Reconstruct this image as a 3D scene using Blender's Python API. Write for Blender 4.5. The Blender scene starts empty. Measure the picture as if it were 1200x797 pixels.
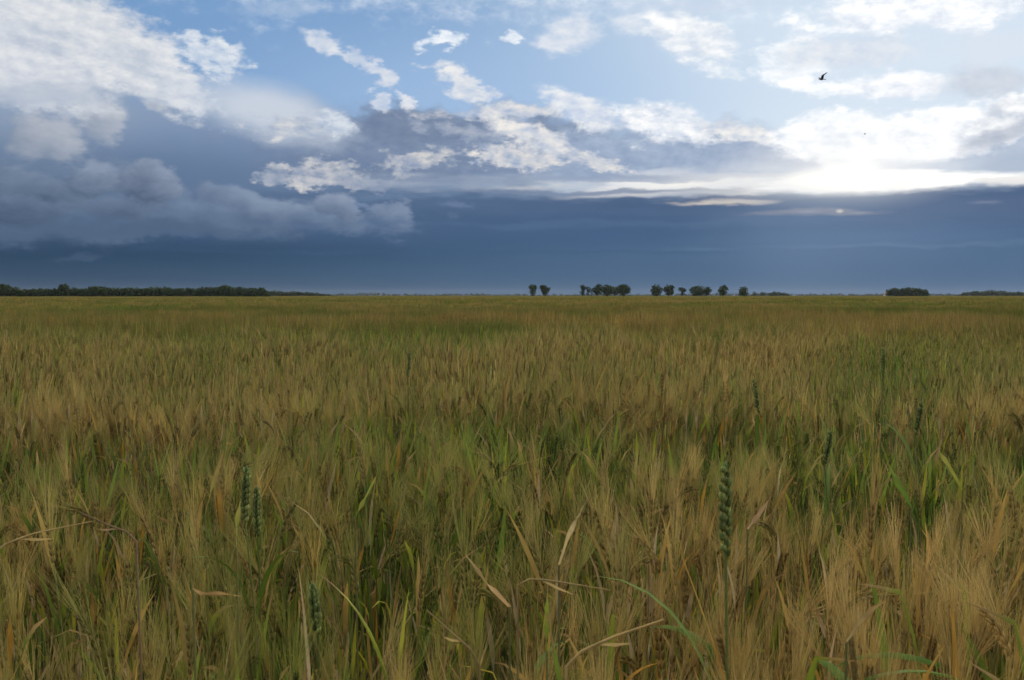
import bpy, math, random
import numpy as np
from mathutils import Vector, Matrix

# ------------------------------------------------------------------ camera
scene = bpy.context.scene
COL = scene.collection
FPX = 1133.0                      # focal length in pixels of the 1200 px wide photograph
HAZE = 0.000035
PITCH = math.atan(52.0 / FPX)     # camera looks slightly down: the horizon sits above the middle
CAM_Z = 1.15
cam_data = bpy.data.cameras.new('camera')
cam = bpy.data.objects.new('camera', cam_data)
COL.objects.link(cam)
cam.location = (0, 0, CAM_Z)
cam.rotation_euler = (math.radians(90) - PITCH, 0, 0)
cam_data.sensor_width = 36.0
cam_data.lens = 36.0 * FPX / 1200.0
cam_data.clip_start = 0.05
cam_data.clip_end = 30000
cam_data.dof.use_dof = True
cam_data.dof.focus_distance = 2.6
cam_data.dof.aperture_fstop = 24.0
scene.camera = cam


def ray(X, Y):
    """direction in the world through a point of the 1200 x 797 photograph"""
    v = Vector((X - 600.0, FPX, 398.5 - Y))
    v.rotate(Matrix.Rotation(-PITCH, 3, 'X'))
    return v.normalized()


def az_el(X, Y):
    v = ray(X, Y)
    return math.atan2(v.x, v.y), math.asin(v.z)


scene.render.engine = 'CYCLES'
scene.view_settings.view_transform = 'Standard'
scene.view_settings.look = 'None'
scene.view_settings.exposure = 0.0
scene.view_settings.gamma = 1.0
scene.view_settings.use_curve_mapping = False
scene.cycles.max_bounces = 8
scene.cycles.diffuse_bounces = 5
scene.cycles.transmission_bounces = 5
scene.cycles.volume_bounces = 1
scene.cycles.use_denoising = True
scene.cycles.adaptive_threshold = 0.02

# ------------------------------------------------------------------ sun (behind thin cloud, low on the right)
SUN_AZ, SUN_EL = az_el(985, 212)
sun_data = bpy.data.lights.new('sun', 'SUN')
sun_data.energy = 0.65
sun_data.angle = math.radians(12)
sun_data.color = (1.0, 0.86, 0.68)
sun = bpy.data.objects.new('sun', sun_data)
COL.objects.link(sun)
sdir = Vector((math.sin(SUN_AZ) * math.cos(SUN_EL), math.cos(SUN_AZ) * math.cos(SUN_EL), math.sin(SUN_EL)))
sun.rotation_euler = sdir.to_track_quat('Z', 'Y').to_euler()
sun.location = (20, 60, 30)

# ------------------------------------------------------------------ node helper


def lin(r, g, b):
    f = lambda c: ((c / 255 + 0.055) / 1.055) ** 2.4 if c > 10.3 else c / 255 / 12.92
    return (f(r), f(g), f(b))


class G:
    """small expression builder over a node tree"""
    def __init__(s, nt):
        s.nt = nt
        s.n = nt.nodes
        s.l = nt.links

    def put(s, sock, v):
        if isinstance(v, bpy.types.NodeSocket):
            s.l.new(v, sock)
        elif v is not None:
            if sock.type == 'RGBA' and len(v) == 3:
                v = (*v, 1)
            sock.default_value = v

    def math(s, op, a, b=None, c=None, clamp=False):
        m = s.n.new('ShaderNodeMath'); m.operation = op; m.use_clamp = clamp
        for i, v in enumerate((a, b, c)):
            s.put(m.inputs[i], v)
        return m.outputs[0]

    def vec(s, op, a, b=None):
        m = s.n.new('ShaderNodeVectorMath'); m.operation = op
        s.put(m.inputs[0], a)
        if b is not None:
            s.put(m.inputs[3 if op == 'SCALE' else 1], b)
        return m.outputs[1] if op in ('LENGTH', 'DOT_PRODUCT', 'DISTANCE') else m.outputs[0]

    def mapping(s, v, loc=(0, 0, 0), rot=(0, 0, 0), scale=(1, 1, 1), kind='POINT'):
        m = s.n.new('ShaderNodeMapping'); m.vector_type = kind
        s.put(m.inputs[0], v)
        m.inputs['Location'].default_value = loc
        m.inputs['Rotation'].default_value = rot
        m.inputs['Scale'].default_value = scale
        return m.outputs[0]

    def noise(s, v, scale, detail=6, rough=0.55, dist=0.0, lac=2.0, color=False):
        m = s.n.new('ShaderNodeTexNoise'); m.noise_dimensions = '3D'
        s.put(m.inputs['Vector'], v)
        m.inputs['Scale'].default_value = scale
        m.inputs['Detail'].default_value = detail
        m.inputs['Roughness'].default_value = rough
        m.inputs['Lacunarity'].default_value = lac
        m.inputs['Distortion'].default_value = dist
        return m.outputs[1] if color else m.outputs[0]

    def ramp01(s, v, lo, hi, o0=0.0, o1=1.0, smooth=True):
        m = s.n.new('ShaderNodeMapRange')
        m.interpolation_type = 'SMOOTHSTEP' if smooth else 'LINEAR'
        s.put(m.inputs[0], v)
        for i, x in enumerate((lo, hi, o0, o1)):
            s.put(m.inputs[i + 1], x)
        return m.outputs[0]

    def mix(s, f, a, b, mode='MIX'):
        m = s.n.new('ShaderNodeMix'); m.data_type = 'RGBA'; m.blend_type = mode
        s.put(m.inputs[0], f); s.put(m.inputs[6], a); s.put(m.inputs[7], b)
        return m.outputs[2]


# ------------------------------------------------------------------ sky
world = bpy.data.worlds.new('World')
scene.world = world
world.use_nodes = True
wt = world.node_tree
wt.nodes.clear()
g = G(wt)
w_out = wt.nodes.new('ShaderNodeOutputWorld')
bg = wt.nodes.new('ShaderNodeBackground')
bg.inputs['Strength'].default_value = 0.1
wt.links.new(bg.outputs[0], w_out.inputs[0])
nish = wt.nodes.new('ShaderNodeTexSky')
nish.sky_type = 'NISHITA'
nish.sun_disc = False
nish.sun_elevation = max(SUN_EL, math.radians(6))
nish.sun_rotation = SUN_AZ
nish.altitude = 100
nish.air_density = 1.0
nish.dust_density = 0.6
nish.ozone_density = 1.5
tc = wt.nodes.new('ShaderNodeTexCoord')
D = tc.outputs['Generated']                       # direction looked along
sep = wt.nodes.new('ShaderNodeSeparateXYZ'); wt.links.new(D, sep.inputs[0])
azi = g.math('ARCTAN2', sep.outputs[0], sep.outputs[1])
ele = g.math('ARCSINE', sep.outputs[2])
cmb = wt.nodes.new('ShaderNodeCombineXYZ')        # azimuth and elevation in milliradian-like units
wt.links.new(g.math('MULTIPLY', azi, 1000.0), cmb.inputs[0])
wt.links.new(g.math('MULTIPLY', ele, 1000.0), cmb.inputs[1])
AE = cmb.outputs[0]
# noises on the direction itself, so there is no seam anywhere on the sphere
D_flat = g.mapping(D, scale=(1, 1, 3.2))
D_tilt = g.mapping(D, rot=(0, math.radians(-18), 0), scale=(1, 1, 1.9))
wbig = g.vec('SUBTRACT', g.noise(D, 9.0, 3, 0.5, color=True), (0.5, 0.5, 0.5))
wsml = g.vec('SUBTRACT', g.noise(D_tilt, 42.0, 4, 0.6, color=True), (0.5, 0.5, 0.5))
warp = g.vec('ADD', g.vec('SCALE', wbig, 40.0), g.vec('SCALE', wsml, 30.0))
warp = g.vec('MULTIPLY', warp, (1, 0.75, 0))
P = g.vec('ADD', AE, warp)                         # ragged cloud space
P_soft = g.vec('ADD', AE, g.vec('MULTIPLY', g.vec('SCALE', wbig, 30.0), (1, .5, 0)))
P_flat = g.vec('ADD', AE, g.vec('MULTIPLY', g.vec('SUBTRACT', g.noise(D_flat, 16.0, 5, 0.55, color=True), (0.5, 0.5, 0.5)), (60, 16, 0)))
n_puff = g.math('SUBTRACT', g.noise(D_tilt, 24.0, 8, 0.62), 0.5)
n_fine = g.math('SUBTRACT', g.noise(g.vec('ADD', D_tilt, (0.31, 0.2, 0.1)), 55.0, 4, 0.6), 0.5)
n_flat = g.math('SUBTRACT', g.noise(g.mapping(D, scale=(1, 1, 7.0)), 9.0, 6, 0.6), 0.5)
# light side of the billows: the same noise a little further towards the light
n_up = g.math('SUBTRACT', g.noise(g.vec('ADD', D_tilt, (0.005, 0, 0.010)), 24.0, 8, 0.62), 0.5)
relief = g.math('MULTIPLY_ADD', g.math('SUBTRACT', n_puff, n_up), 3.6, 0.5, clamp=True)
b_puff = g.noise(D, 26.0, 3, 0.45)
b_up = g.noise(g.vec('ADD', D, (0.004, 0, 0.012)), 26.0, 3, 0.45)
billow = g.math('MULTIPLY_ADD', g.math('SUBTRACT', b_puff, b_up), 3.2, 0.5, clamp=True)

flat01 = g.math('MULTIPLY_ADD', n_flat, 1.8, 0.5, clamp=True)
K = 10.0                                           # 1 / background strength


def C(c):
    r = lin(*c)
    if min(c) > 244:
        r = [v * 1.12 for v in r]
    return (r[0] * K, r[1] * K, r[2] * K, 1.0)


# clear sky: the physical sky, pulled towards the milky blue of the evening
cur = g.vec('MULTIPLY', nish.outputs[0], (0.55, 0.75, 0.95))
hazy = g.mix(g.ramp01(AE and g.math('MULTIPLY', azi, 1000.0), -420, 330), C((118, 158, 205)), C((196, 220, 244)))
cur = g.mix(0.8, cur, hazy)


spaces = {}


def space_of(name, rot):
    key = (name, rot)
    if key not in spaces:
        base = {'rag': P, 'soft': P_soft, 'flat': P_flat, 'none': AE}[name]
        if rot:
            m = wt.nodes.new('ShaderNodeVectorRotate'); m.rotation_type = 'Z_AXIS'
            g.put(m.inputs['Vector'], base)
            m.inputs['Angle'].default_value = math.radians(rot)
            base = m.outputs[0]
        spaces[key] = base
    return spaces[key]


def stroke(X, Y, rx, ry, col, col2=None, rot=0.0, op=1.0, edge=0.35, amp=1.0, noise='puff', space='rag', shade='relief'):
    """one cloud: centre and radii given as seen in the photograph, turned into azimuth and elevation"""
    global cur
    a, e = az_el(X, Y)
    k = 1000.0 / FPX * math.cos(a) ** 2
    k2 = 1000.0 / FPX * math.cos(a)
    rot = int(round(rot / 12.0)) * 12
    c, s_ = math.cos(math.radians(rot)), math.sin(math.radians(rot))
    cx, cy = a * 1000, e * 1000
    cx, cy = cx * c - cy * s_, cx * s_ + cy * c
    ix, iy = 1 / (rx * k), 1 / (ry * k2)
    m = wt.nodes.new('ShaderNodeVectorMath'); m.operation = 'MULTIPLY_ADD'
    g.put(m.inputs[0], space_of(space, rot))
    m.inputs[1].default_value = (ix, iy, 0)
    m.inputs[2].default_value = (-cx * ix, -cy * iy, 0)
    q = m.outputs[0]
    L = g.vec('LENGTH', q)
    if noise:
        nn = {'puff': n_puff, 'fine': n_fine, 'flat': n_flat}[noise]
        L = g.math('MULTIPLY_ADD', nn, -2.6 * amp, L)
    al = g.ramp01(L, 1.0 + edge, 1.0 - edge, 0.0, op)
    if col2 is not None:
        if shade == 'ball':
            d = g.vec('DOT_PRODUCT', q, (0.25, 0.55, 0))
            f = g.math('ADD', g.math('MULTIPLY_ADD', n_puff, 1.6, 0.45), d, clamp=True)
        else:
            f = {'relief': relief, 'billow': billow, 'flat': flat01}[shade]
        c = g.mix(f, C(col2), C(col))
    else:
        c = C(col)
    cur = g.mix(al, cur, c)


S = stroke


def chain():
    """make the following clouds wait for the ones so far: keeps the shader small enough for the renderer"""
    global P, P_soft, P_flat, AE
    t = g.vec('SCALE', cur, 1e-12)
    P, P_soft, P_flat, AE = [g.vec('ADD', v, t) for v in (P, P_soft, P_flat, AE)]
    spaces.clear()


# --- general brightening and veils
S(1120, 90, 420, 210, (222, 233, 246), op=.75, edge=.9, noise=None, space='none')
S(330, -60, 330, 150, (122, 160, 206), op=.7, edge=.9, noise=None, space='none')
S(560, 120, 240, 60, (160, 190, 228), op=.6, edge=.9, noise=None, space='none')
# unseen cloud cover overhead and behind the camera, brightened to light the field
S(600, -1420, 2500, 700, (338, 324, 302), (305, 296, 282), op=.97, edge=.15, amp=.12, noise='puff', space='soft')
# dim blue veil on the left
S(150, 190, 380, 72, (120, 146, 178), op=.95, edge=.45, amp=.35, noise='puff', space='soft')
S(60, 130, 160, 60, (150, 164, 186), op=.7, edge=.6, amp=.5, space='soft')
S(330, 170, 180, 42, (130, 152, 184), op=.75, edge=.6, amp=.4, space='soft')
# mid grey bank from centre to right
S(560, 175, 230, 44, (140, 156, 182), (118, 136, 166), op=1, edge=.35, amp=.5)
S(480, 150, 85, 20, (128, 144, 170), (112, 130, 160), rot=-4, op=1, edge=.35, amp=.6)
S(790, 190, 190, 40, (168, 184, 208), (148, 166, 194), op=1, edge=.35, amp=.5)
S(1130, 190, 220, 45, (190, 202, 220), (170, 184, 206), op=.95, edge=.5, amp=.6)
# storm deck down to the horizon
S(600, 600, 3400, 372, (66, 95, 131), (58, 86, 121), op=1, shade='flat', edge=.035, amp=.06, noise='flat', space='flat')
S(100, 316, 430, 90, (32, 60, 86), op=.85, edge=.9, noise=None, space='none')
S(1050, 312, 420, 62, (86, 113, 146), op=.8, edge=.9, noise=None, space='none')
S(620, 325, 420, 26, (66, 96, 126), op=.55, edge=.9, noise=None, space='none')
S(640, 272, 460, 16, (66, 94, 130), op=.55, edge=.9, amp=.3, noise='flat', space='flat')
S(1080, 244, 260, 18, (92, 110, 142), op=.7, edge=.8, amp=.6, noise='flat', space='flat')
S(700, 236, 200, 14, (84, 104, 138), (74, 96, 130), op=.7, edge=.8, amp=.6, noise='flat', space='flat', shade='flat')
chain()
S(1080, 275, 170, 9, (88, 116, 152), op=.6, edge=.9, amp=.6, noise='flat', space='flat')
# grey cumulus bank on the left
S(150, 215, 420, 46, (96, 118, 150), op=.85, edge=.9, amp=.2, noise=None, space='soft')
g1, g2 = (136, 151, 173), (84, 103, 130)
S(40, 245, 190, 34, (106, 126, 153), (80, 100, 128), op=1, edge=.4, amp=.8, shade='ball')
S(250, 256, 200, 20, (110, 130, 157), (82, 104, 133), op=1, edge=.4, amp=.9, shade='ball')
S(60, 196, 110, 12, (116, 134, 160), (100, 120, 148), op=.8, edge=.5, amp=.9, shade='ball')
S(6, 214, 48, 24, (120, 137, 162), (84, 102, 128), op=1, edge=.2, amp=.62, space='soft', shade='ball')
S(62, 226, 42, 20, (118, 135, 160), (80, 98, 124), op=1, edge=.2, amp=.62, space='soft', shade='ball')
S(106, 212, 38, 20, g1, (88, 106, 132), op=1, edge=.24, amp=.7, space='rag', shade='ball')
S(28, 246, 52, 17, (106, 124, 150), (72, 90, 116), op=.95, edge=.24, amp=.62, space='soft', shade='ball')
S(150, 246, 50, 15, (112, 130, 156), (82, 100, 127), op=.95, edge=.24, amp=.62, space='soft', shade='ball')
S(172, 220, 40, 27, (138, 152, 175), (84, 101, 127), op=1, edge=.2, amp=.7, space='rag', shade='ball')
S(242, 226, 16, 14, (134, 150, 174), (104, 122, 150), rot=24, op=.9, edge=.25, amp=.7, space='soft', shade='ball')
S(272, 236, 36, 15, (130, 147, 172), (94, 113, 141), rot=8, op=.95, edge=.22, amp=.6, space='soft', shade='ball')
S(236, 254, 60, 13, (112, 131, 158), (86, 106, 134), op=.9, edge=.3, amp=.6, space='soft', shade='ball')
S(322, 252, 56, 17, (130, 147, 172), (88, 107, 136), op=1, edge=.2, amp=.55, space='soft', shade='ball')
S(398, 246, 27, 18, (138, 153, 176), (88, 107, 136), op=1, edge=.15, amp=.58, space='soft', shade='ball')
S(366, 258, 34, 11, (116, 135, 162), (86, 106, 136), op=.9, edge=.3, amp=.6, space='soft', shade='ball')
S(456, 248, 25, 15, (128, 145, 171), (84, 106, 137), op=.95, edge=.24, amp=.8, shade='ball')
S(120, 270, 190, 7, (78, 98, 126), op=.7, edge=.8, amp=.9)
S(97, 300, 26, 4, (72, 92, 120), op=.5, edge=.8, amp=1.0)
S(215, 281, 14, 3.5, (80, 102, 132), op=.6, edge=.7, amp=.9)
# two dull cumulus above it
S(52, 160, 44, 24, (174, 181, 194), (134, 147, 168), rot=14, op=1, edge=.3, amp=.7, shade='ball')
S(120, 147, 25, 26, (180, 187, 199), (142, 155, 176), rot=20, op=1, edge=.3, amp=.8, shade='ball')
S(190, 128, 14, 6, (176, 184, 198), rot=25, op=.8, edge=.5, amp=.5)
chain()
# big bright cloud top left
w1, w2 = (228, 230, 233), (192, 201, 215)
S(60, 28, 150, 48, w1, w2, rot=16, op=1, edge=.34, amp=.8)
S(20, 75, 120, 36, (224, 227, 232), (192, 200, 214), rot=8, op=1, edge=.34, amp=.5)
S(150, 75, 90, 30, w1, w2, rot=22, op=1, edge=.36, amp=.8)
S(215, 108, 36, 16, (228, 230, 234), (184, 196, 214), rot=35, op=.95, edge=.36, amp=.8)
S(244, 62, 38, 17, (232, 236, 240), (186, 202, 224), rot=20, op=1, edge=.5, amp=1.25, noise='fine')
S(30, 105, 110, 10, (172, 184, 202), op=.7, edge=.8, amp=.8)
# soft white brow
S(318, 134, 84, 26, (206, 214, 226), rot=12, op=.9, edge=.6, amp=.3, space='soft')
S(345, 152, 50, 11, (224, 223, 222), (160, 176, 200), rot=5, op=.9, edge=.5, amp=1.4, noise='fine')
S(404, 148, 30, 17, (214, 222, 232), (150, 170, 200), rot=5, op=1, edge=.36, amp=.9)
# bright scraps
c1, c2 = (232, 234, 238), (190, 204, 226)
S(372, 207, 56, 13, (212, 211, 210), (140, 154, 180), rot=6, op=1, edge=.36, amp=1.3, noise='fine')
S(430, 214, 30, 6, (150, 162, 184), rot=6, op=.7, edge=.5, amp=1.2, noise='fine')
S(320, 207, 18, 9, (170, 178, 192), (130, 146, 174), op=.9, edge=.34, amp=.8)
S(372, 52, 22, 9, c1, c2, rot=15, op=.8, edge=.5, amp=1.25, noise='fine')
S(418, 68, 22, 6, c1, c2, rot=12, op=.7, edge=.5, amp=1.25, noise='fine')
S(456, 92, 22, 9, c1, c2, rot=18, op=.95, edge=.5, amp=1.25, noise='fine')
S(478, 114, 18, 6, c1, c2, rot=50, op=.9, edge=.5, amp=1.25, noise='fine')
S(453, 121, 10, 9, c1, c2, rot=50, op=.9, edge=.5, amp=1.25, noise='fine')
S(545, 102, 34, 11, (238, 238, 238), c2, rot=22, op=1, edge=.5, amp=1.25, noise='fine')
S(519, 52, 20, 7, (244, 248, 252), (216, 228, 242), rot=-8, op=1, edge=.5, amp=1.25, noise='fine', space='rag')
chain()
S(606, 43, 12, 6, (244, 248, 252), (216, 228, 242), rot=-8, op=1, edge=.5, amp=1.25, noise='fine', space='rag')
S(668, 37, 32, 17, (236, 238, 242), (200, 214, 234), op=.9, edge=.5, amp=.8)
S(735, 30, 18, 10, (236, 240, 244), (204, 218, 236), rot=20, op=.8, edge=.5, amp=.8)
S(560, 6, 90, 5, (160, 186, 218), op=.4, edge=.9, amp=.9)
S(330, 12, 50, 6, (160, 184, 214), rot=-6, op=.6, edge=.9, amp=.9)
S(810, 46, 54, 24, (248, 248, 246), (214, 224, 238), rot=24, op=1, edge=.36, amp=.8)
S(840, 2, 120, 10, (206, 218, 236), op=.6, edge=.8, amp=.8)
S(935, 72, 46, 22, (253, 253, 253), (226, 236, 246), rot=16, op=1, edge=.34, amp=.8)
S(968, 105, 18, 9, (250, 251, 252), (226, 236, 246), op=.9, edge=.34, amp=.8)
S(1000, 60, 75, 16, (232, 236, 242), (208, 220, 236), op=.85, edge=.5, amp=.9)
S(1050, 100, 56, 15, (254, 254, 254), (230, 236, 246), rot=-3, op=1, edge=.36, amp=.8)
S(1090, 8, 140, 24, (254, 254, 254), (224, 232, 244), rot=3, op=1, edge=.36, amp=.8)
S(1160, 92, 60, 18, (214, 220, 230), (192, 202, 218), op=.85, edge=.6, amp=.9)
S(1160, 50, 60, 16, (222, 230, 242), op=.7, edge=.7, amp=.9)
# bright crest line, centre to right
d1, d2 = (242, 238, 232), (178, 194, 220)
S(600, 132, 72, 9, (232, 230, 228), (170, 186, 212), rot=2, op=1, edge=.36, amp=.9)
S(628, 165, 58, 17, d1, (184, 196, 216), rot=26, op=1, edge=.34, amp=.9)
S(606, 188, 46, 12, (236, 231, 224), (160, 176, 202), rot=-5, op=1, edge=.34, amp=1.4, noise='fine')
S(690, 128, 56, 17, (240, 242, 244), (200, 212, 232), rot=20, op=1, edge=.36, amp=.9)
chain()
S(705, 194, 36, 9, (236, 232, 226), (170, 184, 208), rot=10, op=1, edge=.34, amp=1.4, noise='fine')
S(780, 140, 52, 17, (250, 249, 247), (204, 216, 234), rot=14, op=1, edge=.34, amp=.65)
S(868, 154, 48, 10, (246, 244, 240), (186, 200, 222), rot=14, op=1, edge=.34, amp=.65)
S(492, 188, 38, 12, (212, 211, 210), (138, 155, 184), rot=-12, op=.95, edge=.45, amp=1.6, noise='fine')
S(560, 160, 60, 8, (190, 196, 208), (140, 156, 184), rot=12, op=.6, edge=.5, amp=1.6, noise='fine')
S(830, 200, 70, 5, (226, 228, 232), op=.7, edge=.6, amp=1.0, noise='flat', space='flat')
S(540, 212, 110, 9, (190, 196, 206), (118, 138, 170), op=.7, edge=.5, amp=.9, noise='flat', space='flat', shade='flat')
S(870, 186, 90, 16, (176, 190, 212), (152, 170, 198), op=.9, edge=.5, amp=.5)
# the big white bank near the sun
S(975, 158, 70, 28, (255, 255, 255), (236, 242, 250), op=1, edge=.25, amp=.5)
S(1080, 165, 120, 34, (255, 255, 255), (232, 238, 246), rot=-8, op=1, edge=.25, amp=.55)
S(1175, 140, 60, 22, (248, 248, 248), (206, 214, 226), rot=-20, op=1, edge=.36, amp=.8)
S(1165, 160, 48, 10, (190, 198, 212), (172, 182, 200), rot=-22, op=.85, edge=.6, amp=.8)
S(1110, 195, 90, 8, (186, 198, 216), (206, 216, 230), rot=-2, op=.85, edge=.5, amp=.8, noise='flat', space='flat')
S(1190, 192, 60, 12, (176, 190, 210), op=.8, edge=.6, amp=.8, noise='flat', space='flat')
# glowing band over the storm deck
S(775, 217, 130, 6, (226, 224, 220), (172, 184, 206), op=.95, edge=.5, amp=.7, noise='flat', space='flat', shade='flat')
S(840, 213, 160, 7, (252, 249, 242), (214, 220, 230), op=1, edge=.5, amp=.6, noise='flat', space='flat', shade='flat')
S(780, 226, 110, 5, (238, 232, 222), (150, 166, 192), op=.95, edge=.5, amp=.8, noise='flat', space='flat', shade='flat')
S(1045, 214, 150, 11, (255, 254, 250), op=1, edge=.3, amp=.6, noise='flat', space='flat')
S(1190, 212, 60, 5, (240, 238, 236), rot=-6, op=.9, edge=.5, amp=.4, noise='flat', space='flat')
S(838, 237, 44, 2.6, (226, 216, 204), rot=-1, op=.75, edge=.8, amp=1.8, noise='flat', space='flat')
chain()
S(960, 249, 60, 4, (150, 150, 160), op=.8, edge=.6, amp=.8, noise='flat', space='flat')
S(984, 247.5, 3.6, 1.8, (235, 226, 212), op=.9, edge=.8, noise=None, space='none')
S(946, 248.5, 12, 1.6, (170, 170, 180), op=.7, edge=.9, amp=.8, noise='fine', space='none')
S(1008, 249.5, 8, 1.4, (160, 164, 178), op=.6, edge=.9, amp=.8, noise='fine', space='none')
S(1155, 237, 14, 2.0, (130, 142, 166), op=.6, edge=.9, amp=.9, noise='fine', space='none')
S(760, 262, 330, 3.5, (84, 110, 144), op=.5, edge=.8, amp=1.6, noise='flat', space='flat')
S(1060, 287, 200, 2.5, (104, 130, 162), op=.4, edge=.8, amp=1.6, noise='flat', space='flat')
S(560, 296, 260, 3, (60, 90, 124), op=.4, edge=.8, amp=1.6, noise='flat', space='flat')
S(425, 240, 10, 4, (120, 140, 170), op=.7, edge=.6, amp=.6)
S(528, 240, 14, 4, (112, 132, 162), op=.6, edge=.7, amp=.6)
S(700, 209, 80, 3, (150, 165, 190), op=.8, edge=.6, amp=1.2, noise='flat', space='flat')
S(690, 224, 110, 2.6, (124, 140, 168), op=.8, edge=.6, amp=1.2, noise='flat', space='flat')
S(860, 207, 60, 2.6, (196, 202, 212), op=.7, edge=.6, amp=1.2, noise='flat', space='flat')
S(930, 229, 150, 2.6, (120, 130, 154), op=.6, edge=.7, amp=1.4, noise='flat', space='flat')
# soft shine round the hidden sun and the shafts below it
S(985, 198, 95, 28, (264, 261, 255), op=.6, edge=1.0, noise=None, space='none')
S(982, 211, 48, 13, (285, 280, 268), op=1, edge=.75, noise=None, space='none')
S(970, 258, 110, 56, (128, 150, 176), op=.30, edge=1.0, noise=None, space='none')
S(930, 300, 46, 90, (106, 132, 164), rot=8, op=.18, edge=1.0, noise=None, space='none')
# below the horizon
cur = g.mix(g.ramp01(ele, -0.05, -0.005), C((60, 62, 50)), cur)
wt.links.new(cur, bg.inputs['Color'])
world.cycles.sampling_method = 'NONE'
# ------------------------------------------------------------------ helpers
rng = np.random.default_rng(7)
random.seed(7)


def link(o, parent=None):
    COL.objects.link(o)
    if parent is not None:
        o.parent = parent
    return o


def tag(o, label=None, cat=None, group=None, kind=None):
    if label: o['label'] = label
    if cat: o['category'] = cat
    if group: o['group'] = group
    if kind: o['kind'] = kind
    return o


def empty(name, loc, rz=0.0):
    o = bpy.data.objects.new(name, None)
    o.empty_display_size = 0.05
    o.location = loc
    o.rotation_euler = (0, 0, rz)
    return link(o)


def new_mat(name):
    m = bpy.data.materials.new(name); m.use_nodes = True
    m.node_tree.nodes.clear()
    gg = G(m.node_tree)
    out = gg.n.new('ShaderNodeOutputMaterial')
    return m, gg, out


def plant_material(name, trans=0.35, rough=0.55, spec=0.3, var=0.35, nscale=60.0, bump=0.0):
    """plant tissue: colour of the tissue from the mesh, mottled by noise, some light passes through"""
    m, gg, out = new_mat(name)
    at = gg.n.new('ShaderNodeAttribute'); at.attribute_name = 'tint'
    oi = gg.n.new('ShaderNodeObjectInfo')
    geo = gg.n.new('ShaderNodeNewGeometry')
    nz = gg.noise(geo.outputs['Position'], nscale, 3, 0.6)
    f = gg.math('MULTIPLY_ADD', nz, var * 2, 1 - var)
    f = gg.math('MULTIPLY', f, gg.math('MULTIPLY_ADD', oi.outputs['Random'], 0.3, 0.85))
    c = gg.vec('SCALE', at.outputs['Color'], f)
    p = gg.n.new('ShaderNodeBsdfPrincipled')
    gg.put(p.inputs['Base Color'], c)
    p.inputs['Roughness'].default_value = rough
    p.inputs['Specular IOR Level'].default_value = spec
    if trans > 0:
        t = gg.n.new('ShaderNodeBsdfTranslucent')
        gg.put(t.inputs['Color'], c)
        mx = gg.n.new('ShaderNodeMixShader'); mx.inputs[0].default_value = trans
        gg.l.new(p.outputs[0], mx.inputs[1]); gg.l.new(t.outputs[0], mx.inputs[2])
        gg.l.new(mx.outputs[0], out.inputs[0])
    else:
        gg.l.new(p.outputs[0], out.inputs[0])
    return m


M_CROP = plant_material('barley_tissue', 0.40, 0.6, 0.12, 0.28, 45.0)
M_FAR = plant_material('barley_canopy', 0.0, 1.0, 0.0, 0.3, 3.0)
M_WHEAT = plant_material('wheat_tissue', 0.2, 0.6, 0.15, 0.25, 300.0)
M_TREE = plant_material('tree_foliage', 0.15, 0.75, 0.12, 0.5, 0.45)
M_BARK = plant_material('tree_bark', 0.0, 0.9, 0.1, 0.3, 3.0)


def mesh_np(name, V, F, col, mat, smooth=True, mat2=None, from_face=0):
    """V (n,3); F list of index tuples or (k,3)/(k,4) arrays; col (n,3)"""
    me = bpy.data.meshes.new(name)
    if isinstance(F, np.ndarray):
        Fs = [F]
    else:
        t = [f for f in F if len(f) == 3]; q = [f for f in F if len(f) == 4]
        Fs = [np.array(x, dtype=np.int32) for x in (t, q) if x]
    V = np.asarray(V, dtype=np.float32)
    me.vertices.add(len(V)); me.vertices.foreach_set('co', V.ravel())
    loops = np.concatenate([f.ravel() for f in Fs]).astype(np.int32)
    tot = np.concatenate([np.full(len(f), f.shape[1], dtype=np.int32) for f in Fs])
    start = np.concatenate([[0], np.cumsum(tot)[:-1]]).astype(np.int32)
    me.loops.add(len(loops)); me.loops.foreach_set('vertex_index', loops)
    me.polygons.add(len(tot)); me.polygons.foreach_set('loop_start', start)
    try:
        me.polygons.foreach_set('loop_total', tot)
    except Exception:
        pass
    if smooth:
        me.polygons.foreach_set('use_smooth', np.ones(len(tot), dtype=bool))
    if col is not None:
        c = np.ones((len(V), 4), dtype=np.float32); c[:, :3] = np.clip(col, 0, 1)
        a = me.attributes.new('tint', 'FLOAT_COLOR', 'POINT')
        a.data.foreach_set('color', c.ravel())
    me.materials.append(mat)
    if mat2 is not None:
        me.materials.append(mat2)
        mi = np.zeros(len(tot), dtype=np.int32); mi[from_face:] = 1
        me.polygons.foreach_set('material_index', mi)
    me.update(calc_edges=True)
    return me


def obj(name, me, parent=None):
    return link(bpy.data.objects.new(name, me), parent)


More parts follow.
